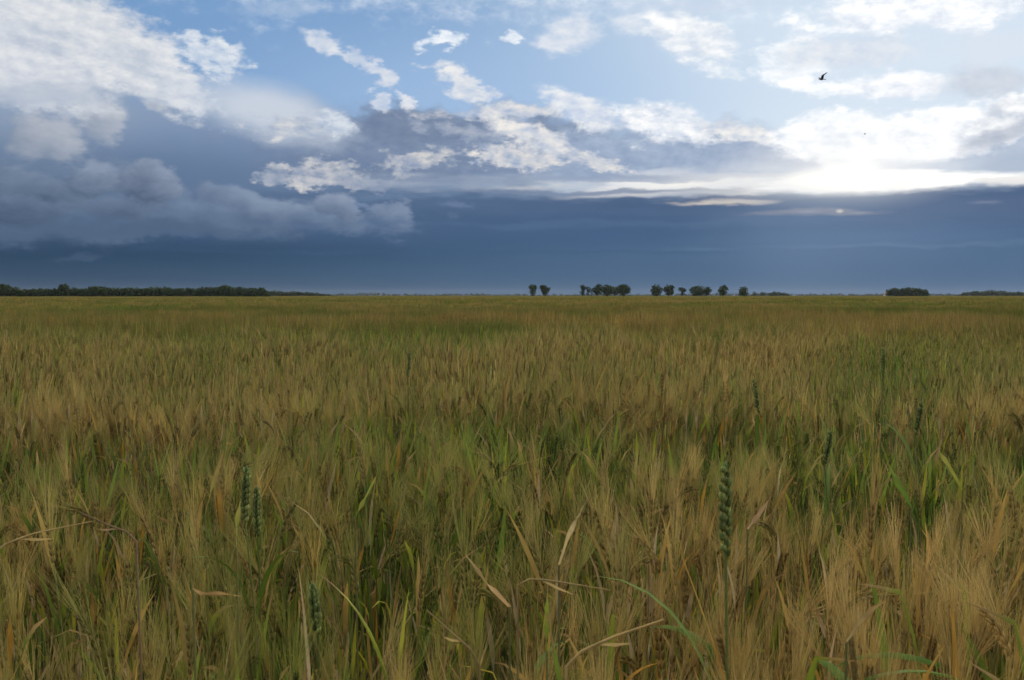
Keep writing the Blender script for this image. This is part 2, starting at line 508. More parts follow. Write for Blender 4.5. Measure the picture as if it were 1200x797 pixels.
class B:
    """collects geometry with a colour per vertex"""
    def __init__(s):
        s.v = []; s.f = []; s.c = []

    def add(s, V, F, C_):
        o = len(s.v)
        s.v.extend(V); s.f.extend([tuple(i + o for i in f) for f in F]); s.c.extend(C_)

    def ribbon(s, pts, widths, side, cols, fold=0.0, up=None):
        """flat strip along pts; fold > 0 gives a V section (three points across)"""
        V = []; F = []; CC = []
        n = len(pts)
        for i, (p, w, sd, c) in enumerate(zip(pts, widths, side, cols)):
            sd = np.asarray(sd)
            if fold:
                V += [p - sd * w / 2, p + up[i] * (-fold * w), p + sd * w / 2]; CC += [c, c * 1.15, c]
            else:
                V += [p - sd * w / 2, p + sd * w / 2]; CC += [c, c]
        k = 3 if fold else 2
        for i in range(n - 1):
            for j in range(k - 1):
                a = i * k + j
                F.append((a, a + 1, a + k + 1, a + k))
        s.add(V, F, CC)

    def tube(s, pts, radii, cols, sides=5, caps=False):
        V = []; F = []; CC = []
        n = len(pts)
        for i in range(n):
            d = pts[min(i + 1, n - 1)] - pts[max(i - 1, 0)]
            d = d / (np.linalg.norm(d) + 1e-9)
            a = np.cross(d, (0.31, 0.95, 0.05)); a /= np.linalg.norm(a) + 1e-9
            b = np.cross(d, a)
            for k in range(sides):
                t = 2 * math.pi * k / sides
                V.append(pts[i] + (a * math.cos(t) + b * math.sin(t)) * radii[i]); CC.append(cols[i])
        for i in range(n - 1):
            for k in range(sides):
                k2 = (k + 1) % sides
                F.append((i * sides + k, i * sides + k2, (i + 1) * sides + k2, (i + 1) * sides + k))
        if caps:
            V.append(pts[-1]); CC.append(cols[-1]); m = len(V) - 1
            for k in range(sides):
                F.append(((n - 1) * sides + k, (n - 1) * sides + (k + 1) % sides, m))
        s.add(V, F, CC)

    def spindle(s, p, d, length, rad, col, sides=4, flat=1.0, ref=None):
        """a grain: pointed at both ends, fattest below the middle"""
        d = d / np.linalg.norm(d)
        r = np.array((0.3, 0.9, 0.1)) if ref is None else ref
        a = np.cross(d, r); a /= np.linalg.norm(a) + 1e-9
        b = np.cross(d, a)
        V = [p]
        for t, k in ((0.3, 1.0), (0.65, 0.8)):
            for j in range(sides):
                an = 2 * math.pi * j / sides
                V.append(p + d * length * t + (a * math.cos(an) * flat + b * math.sin(an)) * rad * k)
        V.append(p + d * length)
        F = []
        for j in range(sides):
            j2 = (j + 1) % sides
            F += [(0, 1 + j2, 1 + j), (1 + j, 1 + j2, 1 + sides + j2, 1 + sides + j), (1 + sides + j, 1 + sides + j2, 2 * sides + 1)]
        CC = [col * 0.8] + [col] * (2 * sides) + [col * 1.15]
        s.add(V, F, CC)

    def arrays(s):
        return np.array(s.v, dtype=np.float32), s.f, np.array(s.c, dtype=np.float32)

    def mesh(s, name, mat, smooth=True):
        V, F, c = s.arrays()
        return mesh_np(name, V, F, c, mat, smooth)


A = lambda *x: np.array(x, dtype=float)
unit = lambda v: v / (np.linalg.norm(v) + 1e-9)


# value noise used for everything that varies over the field
class VNoise:
    def __init__(s, seed):
        s.t = np.random.default_rng(seed).random((256, 256))

    def __call__(s, x, y, scale):
        x = np.asarray(x, float) / scale + 1000.3; y = np.asarray(y, float) / scale + 1000.7
        xi = np.floor(x).astype(int); yi = np.floor(y).astype(int)
        fx = x - xi; fy = y - yi
        fx = fx * fx * (3 - 2 * fx); fy = fy * fy * (3 - 2 * fy)
        t = lambda a, b: s.t[a % 256, b % 256]
        return (t(xi, yi) * (1 - fx) + t(xi + 1, yi) * fx) * (1 - fy) + (t(xi, yi + 1) * (1 - fx) + t(xi + 1, yi + 1) * fx) * fy


N1, N2, N3, N4 = VNoise(11), VNoise(12), VNoise(13), VNoise(14)


def greenness(x, y):
    """0 = ripe straw, 1 = green hollow"""
    x = np.asarray(x, float); y = np.asarray(y, float)
    d = np.hypot(x, y)
    g_ = 0.36 + 0.55 * (N1(x, y, 0.7) - 0.5) + 0.45 * (N2(x, y, 2.3) - 0.5)
    wob = (N3(x, 3.0, 1.1) - 0.5) * 0.7
    g_ += 1.15 * np.exp(-((d - 3.2 - wob) / 0.50) ** 2) * (0.30 + 1.1 * N4(x, y, 0.55))
    g_ += 0.26 * np.exp(-((d - 1.75 - wob) / 0.45) ** 2)
    far = np.clip((d - 8) / 6, 0, 1)
    g_ += np.clip((d - 3.9) / .8, 0, 1) * (0.13 + 1.0 * (N4(x - 7, y, 1.25) - .5) * (1 - far))
    band = np.clip(N2(x, y + 40, 7.0) * 1.9 - 1.05, 0, 1)
    g_ += far * (1.25 * band + 0.30 * (N3(x, y, 24.0) - 0.45) + 0.5 * (N1(x, y + 11, 4.5) - 0.5))
    g_ += 0.35 * np.exp(-((d - 13) / 3.0) ** 2) * np.clip((x + 4) / 3, 0, 1) * np.clip(N4(x, y, 3.0) * 2 - .6, 0, 1)
    g_ -= 0.10 * np.exp(-((d - 5.4) / 1.6) ** 2)
    g_ -= 0.20 * np.clip((2.6 - d) / 0.8, 0, 1)
    return np.clip(g_, 0, 1)


def canopy(x, y):
    """height offset of the crop over the place"""
    x = np.asarray(x, float); y = np.asarray(y, float)
    d = np.hypot(x, y)
    h = (0.10 + 0.10 * np.clip((d - 3) / 3, 0, 1)) * (N4(x, y, 0.9 ) - 0.5) + 0.09 * (N1(x + 9, y, 3.1) - 0.5)
    h -= 0.13 * greenness(x, y)
    h += np.clip((d - 9) / 25, 0, 1) * 0.30 * (0.6 * N3(x + 5, y, 9.0) + 0.4 * N1(x - 5, y, 3.7) - 0.5)
    return h


# ------------------------------------------------------------------ ground
def polar_grid(radii, na, a0, a1, y0):
    ang = np.linspace(a0, a1, na)
    R, T = np.meshgrid(radii, ang, indexing='ij')
    X = R * np.sin(T); Y = R * np.cos(T) + y0
    nr = len(radii)
    i = np.arange(nr - 1)[:, None] * na + np.arange(na - 1)[None, :]
    F = np.stack([i, i + 1, i + na + 1, i + na], -1).reshape(-1, 4)
    return X.ravel(), Y.ravel(), F


m_soil, gs, o_s = new_mat('soil')
geo = gs.n.new('ShaderNodeNewGeometry')
n_a = gs.noise(geo.outputs['Position'], 6.0, 8, 0.65)
n_b = gs.noise(geo.outputs['Position'], 40.0, 5, 0.6)
soil_c = gs.mix(gs.ramp01(n_a, .35, .7), (0.030, 0.021, 0.013), (0.085, 0.062, 0.038))
soil_c = gs.mix(gs.ramp01(n_b, .6, .72), soil_c, (0.20, 0.155, 0.085))
ps = gs.n.new('ShaderNodeBsdfPrincipled'); gs.put(ps.inputs['Base Color'], soil_c)
ps.inputs['Roughness'].default_value = 1.0
ps.inputs['Specular IOR Level'].default_value = 0.0
bm_ = gs.n.new('ShaderNodeBump'); bm_.inputs['Strength'].default_value = 0.6; bm_.inputs['Distance'].default_value = 0.03
gs.put(bm_.inputs['Height'], n_a); gs.l.new(bm_.outputs[0], ps.inputs['Normal'])
gs.l.new(ps.outputs[0], o_s.inputs[0])
GR = 5900.0
gx, gy, gf = polar_grid(np.concatenate([[0.001], np.geomspace(1, GR, 60)]), 97, 0, 2 * math.pi, 0)
ground = obj('ground', mesh_np('ground', np.stack([gx, gy, gx * 0], 1), gf, None, m_soil))
tag(ground, kind='structure')
# ------------------------------------------------------------------ barley
AWN_G, AWN_R = A(.215, .255, .050), A(.52, .360, .120)
EAR_G, EAR_R = A(.19, .21, .05), A(.48, .33, .12)
STEM_G, STEM_R = A(.17, .26, .06), A(.56, .42, .15)
LEAF = [A(.095, .165, .026), A(.19, .255, .034), A(.44, .41, .04), A(.52, .33, .09), A(.55, .29, .045), A(.60, .47, .29)]


def mixc(a, b, t):
    return a * (1 - t) + b * t


def barley_parts(r, lod=0, rnd=None, green_leaf=0.5):
    """one barley plant as parts: stem, ear, beard, leaves. r = ripeness 0..1. lod 0 nearest."""
    R = rnd or random
    parts = {}
    h = R.uniform(0.60, 0.735)
    lean_a = R.uniform(0, 2 * math.pi)
    lean = A(math.cos(lean_a), math.sin(lean_a), 0)
    la = R.uniform(0.0, 0.06)
    P_ = lambda t: lean * (la * t * t * h) + A(0, 0, h * t)
    sc_ = mixc(STEM_G, STEM_R, min(1, r * R.uniform(.6, 1.2)))
    # stem
    b = B()
    n = (9, 4, 2)[lod]
    ts = np.linspace(0, 1, n)
    pts = [P_(t) for t in ts]
    cols = [mixc(sc_ * A(.9, 1, .9), sc_, t) for t in ts]
    if lod == 0:
        b.tube(pts, [0.0019 - 0.0007 * t for t in ts], cols, 5)
        for t in (.3, .6):          # nodes
            b.tube([P_(t - .006), P_(t), P_(t + .006)], [.0018, .0026, .0018], [sc_ * .7] * 3, 5)
    elif lod == 1:
        b.tube(pts, [0.0019] * n, cols, 3)
    else:
        sd = unit(A(R.uniform(-1, 1), R.uniform(-1, 1), 0))
        b.ribbon([P_(.45), P_(1)], [.004] * 2, [sd] * 2, [cols[0], cols[1]])
    parts['stem'] = b
    # ear axis: nods over from the stem
    nod = R.choice((R.uniform(.0, .2), R.uniform(.02, .35), R.uniform(.1, .6), R.uniform(.3, 1.25)))
    el = R.uniform(.062, .088)
    ne = 6
    axis = [P_(1)]
    d = unit(lean * la * 2 + A(0, 0, 1))
    ang = 0
    dirs = []
    for i in range(ne):
        ang = nod * (i + 1) / ne
        d = unit(lean * math.sin(ang + la * 1.5) + A(0, 0, math.cos(ang + la * 1.5)))
        dirs.append(d)
        axis.append(axis[-1] + d * el / ne)
    dirs.append(d)
    ec = mixc(EAR_G, EAR_R, min(1, max(0, r + R.uniform(-.2, .2))))
    b = B()
    lat0 = unit(np.cross(d, A(R.uniform(-1, 1), R.uniform(-1, 1), .2)))

    def on_axis(t):
        k = min(ne - 1, int(t * ne)); f = t * ne - k
        return axis[k] * (1 - f) + axis[k + 1] * f, dirs[k]
    if lod == 0:
        lv = 12
        for i in range(lv):
            p, dd = on_axis(i / lv)
            lt = unit(lat0 - dd * np.dot(lat0, dd)); l2 = np.cross(dd, lt)
            for sgn, ax_ in ((1, lt), (-1, lt), (1, l2), (-1, l2)):
                q = p + ax_ * sgn * .0022
                b.spindle(q, unit(dd + ax_ * sgn * .24), .0115, .0019 * R.uniform(.85, 1.1), ec * R.uniform(.8, 1.2), 4)
    elif lod == 1:
        lv = 6
        for i in range(lv):
            p, dd = on_axis(i / lv)
            for sgn in (1, -1):
                b.spindle(p + lat0 * sgn * .0025, unit(dd + lat0 * sgn * .2), .018, .0027, ec * R.uniform(.75, 1.2), 3)
    else:
        b.spindle(axis[0], dirs[2], el, .0038, ec, 3)
    parts['ear'] = b
    leafy = (r == 0.0 and R.random() < .75)     # shoots that carry leaves but no beard yet
    # beard: long awns brushing up from the ear
    b = B()
    na = (46, 25, 9)[lod] if not leafy else (7, 4, 2)[lod]
    w = (.00085, .0011, .0011)[lod]
    fan = R.uniform(.55, 1.5); sweep = unit(A(R.uniform(-1, 1), R.uniform(-1, 1), .1)) * R.uniform(0, .14)
    ac = mixc(AWN_G, AWN_R, min(1, max(0, r + R.uniform(-.1, .1))))
    for i in range(na):
        t = (i + R.random()) / na * .95
        p, dd = on_axis(t)
        phi = R.uniform(0, 2 * math.pi)
        lt = unit(lat0 - dd * np.dot(lat0, dd)); l2 = np.cross(dd, lt)
        o = lt * math.cos(phi) + l2 * math.sin(phi)
        spread = R.uniform(.03, .22) * (1.25 - t * .5) * fan
        ln = R.uniform(.095, .145) * (1.05 - .25 * t)
        d0 = unit(dd + o * spread + sweep)
        cv = unit(A(R.uniform(-1, 1), R.uniform(-1, 1), R.uniform(.0, .6))) * ln * R.uniform(.0, .16)
        segs = (4, 2, 1)[lod]
        tt = np.linspace(0, 1, segs + 1)
        pp = [p + d0 * ln * u + cv * u * u for u in tt]
        c = ac * R.uniform(.8, 1.2)
        sd = unit(np.cross(d0, A(R.uniform(-.5, .5), 1, R.uniform(-.5, .5))))
        if lod == 2:
            b.add([pp[0] - sd * w / 2, pp[0] + sd * w / 2, pp[1]], [(0, 1, 2)], [c * .9, c * .9, c])
        else:
            b.ribbon(pp, [w * (1 - .75 * u) for u in tt], [sd] * len(tt), [c * (.9 + .15 * u) for u in tt])
    parts['beard'] = b
    # leaves
    nl = (5, 3, 2)[lod]
    for k in range(nl):
        b = B()
        hh = ((R.uniform(.78, 1.02) if lod else R.uniform(.70, .95)), R.uniform(.5, .72), R.uniform(.35, .55), R.uniform(.2, .4), R.uniform(.85, 1.0))[k % 5]
        if leafy and k < 2: hh = R.uniform(.82, 1.04)
        p0 = P_(hh)
        az = R.uniform(0, 2 * math.pi)
        o = A(math.cos(az), math.sin(az), 0)
        ln = R.uniform(.09, .17) if k == 0 else R.uniform(.16, .27)
        wd = R.uniform(.007, .0165)
        up0 = R.uniform(.05, .38)       # angle away from the stem
        bend = R.choice((R.uniform(.0, .4), R.uniform(.1, .6), R.uniform(.3, 1.2), R.uniform(1.2, 2.6)))
        roll = R.uniform(0, .0 if r < .3 else 1.2)
        if R.random() < green_leaf:
            lc = LEAF[R.choice((0, 0, 1, 1, 2))]; tip = mixc(lc, LEAF[2], R.choice((.0, .3, .9)))
        else:
            lc = LEAF[R.choice((2, 3, 3, 4, 5))]; tip = mixc(lc, LEAF[R.choice((3, 4))], .6)
        wd *= 1.0 if lc is LEAF[0] or lc is LEAF[1] else .7
        if lod == 2: wd *= .55; ln *= .7; bend *= .4
        seg = (8, 4, 2)[lod]
        pts = [p0]; ups = []; sides = []
        kink = R.randint(2, 6) if R.random() < .25 and lod == 0 else 99
        for i in range(seg + 1):
            a = up0 + bend * (i / seg) ** 1.5 + (.9 if i >= kink else 0)
            dd = o * math.sin(a) + A(0, 0, math.cos(a))
            tw = roll * i / seg * 2
            sdv = A(-o[1], o[0], 0)
            nrm = unit(np.cross(sdv, dd))
            sides.append(unit(sdv * math.cos(tw) + nrm * math.sin(tw))); ups.append(nrm)
            if i < seg:
                pts.append(pts[-1] + dd * ln / seg)
        tt = np.linspace(0, 1, seg + 1)
        ws = [wd * (.55 + 1.6 * u if u < .28 else 1.0 - .0 * u) * (1 if u < .4 else max(.04, 1 - ((u - .4) / .6) ** 1.6)) for u in tt]
        cc = [mixc(lc, tip, u ** 1.5) * R.uniform(.78, 1.15) for u in tt]
        if R.random() < .5: cc[-1] = cc[-2] = A(.42, .27, .10) * R.uniform(.6, 1)
        if lod == 2:
            b.ribbon(pts, [wd * .9, wd, wd * .1], sides, cc)
        else:
            b.ribbon(pts, ws, sides, cc, fold=(.22 if lod == 0 else 0), up=ups)
        parts['leaf%d' % k] = b
    return parts


def merge(parts):
    o = B()
    for b in parts.values():
        o.add(b.v, b.f, b.c)
    return o


def to_tris(b):
    V = np.array(b.v, dtype=np.float32); c = np.array(b.c, dtype=np.float32)
    T = []
    for f in b.f:
        T.append(f[:3])
        if len(f) == 4:
            T.append((f[0], f[2], f[3]))
    return V, np.array(T, dtype=np.int32), c


class Mass:
    """very many plants in one mesh"""
    def __init__(s):
        s.V = []; s.F = []; s.C = []; s.n = 0

    def scatter(s, variants, which, x, y, z, rz, sc, tilt=None, tint=None):
        for k, (V, T, c) in enumerate(variants):
            idx = np.nonzero(which == k)[0]
            if not len(idx): continue
            n = len(idx); m = len(V)
            ca, sa = np.cos(rz[idx])[:, None], np.sin(rz[idx])[:, None]
            s_ = sc[idx][:, None]
            X = (V[None, :, 0] * ca - V[None, :, 1] * sa) * s_
            Y = (V[None, :, 0] * sa + V[None, :, 1] * ca) * s_
            Z = V[None, :, 2] * s_
            if tilt is not None:        # shear: the plant leans over with height
                X = X + tilt[0][idx][:, None] * Z; Y = Y + tilt[1][idx][:, None] * Z
            X = X + x[idx][:, None]; Y = Y + y[idx][:, None]; Z = Z + z[idx][:, None]
            s.V.append(np.stack([X, Y, Z], -1).reshape(-1, 3).astype(np.float32))
            cc = np.broadcast_to(c[None], (n, m, 3))
            if tint is not None:
                cc = cc * tint[idx][:, None, :]
            s.C.append(cc.reshape(-1, 3).astype(np.float32))
            F = T[None] + (np.arange(n) * m)[:, None, None] + s.n
            s.F.append(F.reshape(-1, 3).astype(np.int32))
            s.n += n * m

    def mesh(s, name, mat, mat2=None, from_face=0):
        return mesh_np(name, np.concatenate(s.V), np.concatenate(s.F), np.concatenate(s.C), mat, smooth=False, mat2=mat2, from_face=from_face)


def wedge_points(d0, d1, dens, seed, half=0.70, pad=0.35, cap=None):
    r = np.random.default_rng(seed)
    ang = math.atan(half)
    area = ang * (d1 * d1 - d0 * d0)
    n = int(area * dens)
    d = np.sqrt(r.random(n) * (d1 * d1 - d0 * d0) + d0 * d0)
    a = (r.random(n) * 2 - 1) * ang
    return d * np.sin(a), d * np.cos(a), r


NV = 10                                    # variants per ripeness class
RC = [0.0, 0.35, 0.7, 1.0]                 # ripeness classes


def variants_for(lod, seed):
    R = random.Random(seed)
    out = []
    for rc in RC:
        for i in range(NV):
            out.append(to_tris(merge(barley_parts(rc, lod, R, green_leaf=0.9 - 0.38 * rc))))
    return out


def classes(x, y, r):
    gz = greenness(x, y) + (r.random(len(x)) - .5) * .42
    rip = np.clip(1.12 - gz * 1.25, 0, 0.999)
    return (rip * len(RC)).astype(int) * NV + r.integers(0, NV, len(x)), rip


def tints(x, y, r, amt=.27):
    n = len(x)
    v = 1 + (r.random(n) - .5) * 2 * amt
    v = v * np.where(r.random(n) < .12, 1.25, 1.0)
    v = v * (1 + .22 * (N1(x + 3, y + 8, 1.9) - .5))
    t = np.stack([v * (1 + (r.random(n) - .5) * .08), v, v * (1 + (r.random(n) - .5) * .12)], -1)
    return t


crop = Mass()
lod1 = variants_for(1, 101)
lod2 = variants_for(2, 202)
DENS = 400.0
NEAR = 1.29                                # plants nearer than this are objects of their own
px_, py_, r_ = wedge_points(0.0, 4.2, DENS, 21, half=0.85)
# a strip beside and under the camera as well
qx = r_.uniform(-1.6, 1.6, int(3.2 * 1.0 * DENS)); qy = r_.uniform(-.55, .45, len(qx))
inw = (qy > 0) & (np.abs(qx) < qy * .85)
px_ = np.concatenate([px_, qx[~inw]]); py_ = np.concatenate([py_, qy[~inw]])
dd_ = np.hypot(px_, py_)
named = (dd_ < NEAR) & (py_ > .50) & (np.abs(px_) < py_ * 0.55 + .02)
near_xy = [(px_[named][i], py_[named][i]) for i in range(int(named.sum()))]
near_xy.sort(key=lambda p: math.hypot(*p))
spare = near_xy[300:]; near_xy = near_xy[:300]
px_ = np.concatenate([px_[~named], [p[0] for p in spare]]); py_ = np.concatenate([py_[~named], [p[1] for p in spare]])
keep = (np.hypot(px_, py_) > .16) & ((N4(px_ * 1.0, py_ + 3, .16) < .74) | (np.hypot(px_, py_) < 1.2))      # small gaps
px_, py_ = px_[keep], py_[keep]
n = len(px_)
wh, rip = classes(px_, py_, r_)
sc_ = 1 + canopy(px_, py_) / .75 + (r_.random(n) - .5) * .14
sc_ = np.minimum(sc_, np.where(np.hypot(px_, py_) < .6, 0.98, 1.5))
tl = (np.clip(r_.normal(0.02, .07, n), -.25, .25), np.clip(r_.normal(0, .07, n), -.3, .3))
tl = (tl[0] + .30 * (N2(px_, py_, .45) - .5), tl[1] + .25 * (N3(px_, py_, .45) - .5))
crop.scatter(lod1, wh, px_, py_, px_ * 0, r_.random(n) * 6.283, sc_, tl, tints(px_, py_, r_))
print('lod1', n, crop.n)
# middle distance
x2, y2, r_ = wedge_points(4.2, 12.0, 300.0, 22)
kp = N4(x2, y2 + 3, .2) < .76; x2, y2 = x2[kp], y2[kp]
n = len(x2); wh, rip = classes(x2, y2, r_)
sc_ = 1 + canopy(x2, y2) / .75 + (r_.random(n) - .5) * .24
tl = (r_.normal(0.03, .08, n), r_.normal(0, .08, n))
tl = (tl[0] + .30 * (N2(x2, y2, .6) - .5), tl[1] + .25 * (N3(x2, y2, .6) - .5))
crop.scatter(lod2, wh, x2, y2, x2 * 0, r_.random(n) * 6.283, sc_, tl, tints(x2, y2, r_))
print('lod2', n, crop.n)


def tuft_variants(seed, spread, nblade, wid, hgt):
    """a bunch of ears seen from afar: blades in beard, ear and leaf colours, darkened to include shade"""
    R = random.Random(seed); out = []
    for rc in RC:
        for i in range(NV):
            b = B()
            for k in range(nblade):
                bx, by = R.gauss(0, spread), R.gauss(0, spread)
                top = hgt * R.uniform(.80, 1.08)
                kind = R.random()
                if kind < .50:
                    c = mixc(AWN_G, AWN_R, rc) * R.uniform(.35, .85); z0 = top * .70  # darkening puts the shade among the plants into the blade colour
                elif kind < .74:
                    c = mixc(EAR_G, EAR_R, rc) * R.uniform(.45, .8); z0 = top * .66; top *= .92
                else:
                    c = LEAF[R.choice((0, 1, 2, 1) if R.random() < .8 - .5 * rc else (2, 3, 4))] * R.uniform(.5, .9); z0 = top * .6; top *= .95
                a = R.uniform(0, 6.283); sd = A(math.cos(a), math.sin(a), 0) * wid * R.uniform(.6, 1.3)
                lx, ly = R.gauss(0.02, .045), R.gauss(0, .045)
                b.add([A(bx, by, z0) - sd, A(bx, by, z0) + sd, A(bx + lx, by + ly, top)], [(0, 1, 2)], [c * .85, c * .85, c])
            out.append(to_tris(b))
    return out


t3 = tuft_variants(5, .05, 26, .0042, .83)
x3, y3, r_ = wedge_points(12.0, 40.0, 34.0, 23, half=.62)
n = len(x3); wh, rip = classes(x3, y3, r_)
crop.scatter(t3, wh, x3, y3, canopy(x3, y3), r_.random(n) * 6.283, 1 + (r_.random(n) - .5) * .12, None, tints(x3, y3, r_))
print('lod3', n, crop.n)
t4 = tuft_variants(6, .16, 16, .016, .83)
x4, y4, r_ = wedge_points(40.0, 170.0, 3.2, 24, half=.60)
n = len(x4); wh, rip = classes(x4, y4, r_)
crop.scatter(t4, wh, x4, y4, canopy(x4, y4), r_.random(n) * 6.283, 1 + (r_.random(n) - .5) * .14, None, tints(x4, y4, r_, .2))
print('lod4', n, crop.n)
# closed canopy under the tips, colour darkened for the shade between them, from the middle distance out to the horizon
rad = np.concatenate([np.linspace(10.5, 60, 240), np.geomspace(61, 5600, 150)])
cx_, cy_, cf_ = polar_grid(rad, 420, -1.0, 1.0, 0)
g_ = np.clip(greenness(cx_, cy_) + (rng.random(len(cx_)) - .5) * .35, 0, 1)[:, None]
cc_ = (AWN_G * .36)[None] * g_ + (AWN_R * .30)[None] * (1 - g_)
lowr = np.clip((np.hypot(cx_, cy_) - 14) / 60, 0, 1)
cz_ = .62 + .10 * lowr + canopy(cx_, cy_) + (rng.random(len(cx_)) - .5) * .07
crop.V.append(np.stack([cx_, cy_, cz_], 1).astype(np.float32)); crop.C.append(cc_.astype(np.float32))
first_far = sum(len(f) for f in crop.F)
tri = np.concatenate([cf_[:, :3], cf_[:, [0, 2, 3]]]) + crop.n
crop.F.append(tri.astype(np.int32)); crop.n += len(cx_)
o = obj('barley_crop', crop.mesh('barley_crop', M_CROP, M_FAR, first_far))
tag(o, 'ripening bearded barley covering the plain from the near rows to the horizon', 'barley crop', kind='stuff')
print('crop verts', crop.n, 'tris', sum(len(f) for f in crop.F))
del crop

# ------------------------------------------------------------------ the nearest barley plants, each an object with its parts
proto = []
Rn = random.Random(303)
for ci, rc in enumerate(RC):
    for i in range(7):
        ps_ = barley_parts(rc, 0, Rn, green_leaf=0.9 - 0.38 * rc)
        proto.append((ci, {k: b.mesh('barley_' + k.rstrip('01234'), M_CROP, smooth=(k != 'ear')) for k, b in ps_.items()}))
LBL = ['green unripe barley plant with fresh green beard in the nearest rows',
       'half green barley plant with yellowing beard in the nearest rows',
       'ripening barley plant with straw beard over greenish ear in the nearest rows',
       'fully ripe tan barley plant with dry beard in the nearest rows']
made = {}


def barley_plant(k, x, y, rz, sc, tx, ty):
    ci, meshes = proto[k]
    if k not in made:
        root = empty('barley_plant', (x, y, 0), rz)
        ear = None
        for key, me in meshes.items():
            if key == 'beard':
                continue
            o_ = obj(key.rstrip('01234'), me, root)
            if key == 'ear': ear = o_
        obj('beard', meshes['beard'], ear)
        made[k] = root
    else:
        src = made[k]
        root = src.copy(); COL.objects.link(root)
        for ch in src.children:
            c = ch.copy(); COL.objects.link(c); c.parent = root
            for g2_ in ch.children:
                d_ = g2_.copy(); COL.objects.link(d_); d_.parent = c
    root.location = (x, y, 0)
    root.rotation_euler = (tx, ty, rz)
    root.scale = (sc, sc, sc)
    tag(root, LBL[ci], 'barley plant', 'barley plants of the nearest rows, ' + ('green', 'half green', 'ripening', 'ripe')[ci])
    return root


Rp = random.Random(404)
gn = greenness([p[0] for p in near_xy], [p[1] for p in near_xy])
cn = canopy([p[0] for p in near_xy], [p[1] for p in near_xy])
for (x, y), gq, cq in zip(near_xy, gn, cn):
    rp = min(.999, max(0, 1.12 - (gq + Rp.uniform(-.25, .25)) * 1.25))
    ci = int(rp * 4)
    k = ci * 7 + Rp.randrange(7)
    s_ = 1 + cq / .75 + Rp.uniform(-.08, .07)
    if math.hypot(x, y) < .62: s_ = min(s_, .99)
    barley_plant(k, x, y, Rp.uniform(0, 6.283), s_, Rp.gauss(0, .06) - .25 * float(N3(x, y, .45) - .5), Rp.gauss(0.02, .06) + .30 * float(N2(x, y, .45) - .5))
# ------------------------------------------------------------------ green wheat ears standing in the barley


def at(X, Y, d):
    """point seen at (X, Y) of the photograph at horizontal distance d"""
    v = ray(X, Y)
    t = d / math.hypot(v.x, v.y)
    return A(v.x * t, v.y * t, CAM_Z + v.z * t)


def wheat_plant(X, Ytop, Ybot, d, label, lean=0.0, tone=1.0):
    R = random.Random(int(X * 7 + Ytop))
    top = at(X + lean * (Ybot - Ytop), Ytop, d)
    bot = at(X, Ybot, d)
    root_xy = A(bot[0] + R.uniform(-.05, .05), bot[1] + R.uniform(-.02, .06), 0)
    root = empty('wheat_plant', tuple(root_xy))
    tag(root, label, 'wheat plant', 'green wheat plants in the barley')
    L_ = lambda p: p - root_xy
    sc = A(.23, .25, .06) * tone
    # stem, gently curved
    b = B()
    pts = []
    p0, p1 = A(0, 0, 0), L_(bot)
    for t in np.linspace(0, 1, 10):
        q = p0 * (1 - t) + p1 * t
        q = q + A(math.sin(t * 3.1) * .012, 0, 0)
        pts.append(q)
    b.tube(pts, [.0021 - .0007 * t for t in np.linspace(0, 1, 10)], [sc] * 10, 6)
    obj('stem', b.mesh('wheat_stem', M_WHEAT), root)
    # ear: spikelets alternating left and right
    b = B()
    ax = L_(top) - p1; ln = np.linalg.norm(ax); ax = ax / ln
    side = unit(np.cross(ax, A(R.uniform(-.4, .4), 1, 0)))
    frn = np.cross(ax, side)
    lv = 18
    b.tube([p1, p1 + ax * ln * .95], [.0016, .001], [sc, sc], 5)
    for i in range(lv):
        t = i / lv
        p = p1 + ax * ln * t + A(0, 0, 0)
        sg = 1 if i % 2 else -1
        k = 1.0 if .12 < t < .8 else .78
        ec = A(.25, .275, .07) * R.uniform(.6, 1.35) * tone
        for off, fr, L2 in ((.0030, 0.0, 1.0), (.0018, .0026, .92), (.0018, -.0026, .92)):
            dr = unit(ax + side * sg * R.uniform(.12, .30) + frn * fr * 60 + A(*[R.uniform(-.06, .06) for _ in range(3)]))
            b.spindle(p + side * sg * off * k + frn * fr, dr, .0125 * L2 * k * R.uniform(.85, 1.2), .0026 * k * R.uniform(.85, 1.15), ec * R.uniform(.85, 1.15), 5)
        # short awn point
        tip = p + unit(ax + side * sg * .42) * .0125 * k + side * sg * off
        s2 = unit(np.cross(ax, frn))
        b.ribbon([tip, tip + unit(ax + side * sg * .25) * R.uniform(.006, .018)], [.0007, .0003], [s2, s2], [ec * 1.3] * 2)
    b.spindle(p1 + ax * ln * .96, ax, .012, .003, A(.14, .20, .06) * tone, 5)
    obj('ear', b.mesh('wheat_ear', M_WHEAT, smooth=False), root)
    # two leaves
    for kk in range(2):
        b = B()
        hz = p1[2] * (R.uniform(.72, .86) if kk == 0 else R.uniform(.45, .6))
        t = hz / max(p1[2], .01)
        q = p1 * t
        az = R.uniform(0, 6.283); o_ = A(math.cos(az), math.sin(az), 0)
        pts = [q]; sd = []
        LL = R.uniform(.15, .22)
        for i in range(8):
            a = .3 + 1.5 * (i / 7) ** 1.6
            if i < 7: pts.append(pts[-1] + (o_ * math.sin(a) + A(0, 0, math.cos(a))) * LL / 7)
            sd.append(A(-o_[1], o_[0], 0))
        ups = [A(0, 0, 1)] * 8
        ws = [.012 * min(1, .5 + u * 2) * (1 if u < .4 else max(.05, 1 - ((u - .4) / .6) ** 1.7)) for u in np.linspace(0, 1, 8)]
        b.ribbon(pts, ws, sd, [A(.14, .21, .03) * tone] * 8, fold=.2, up=ups)
        obj('leaf', b.mesh('wheat_leaf', M_WHEAT), root)
    return root


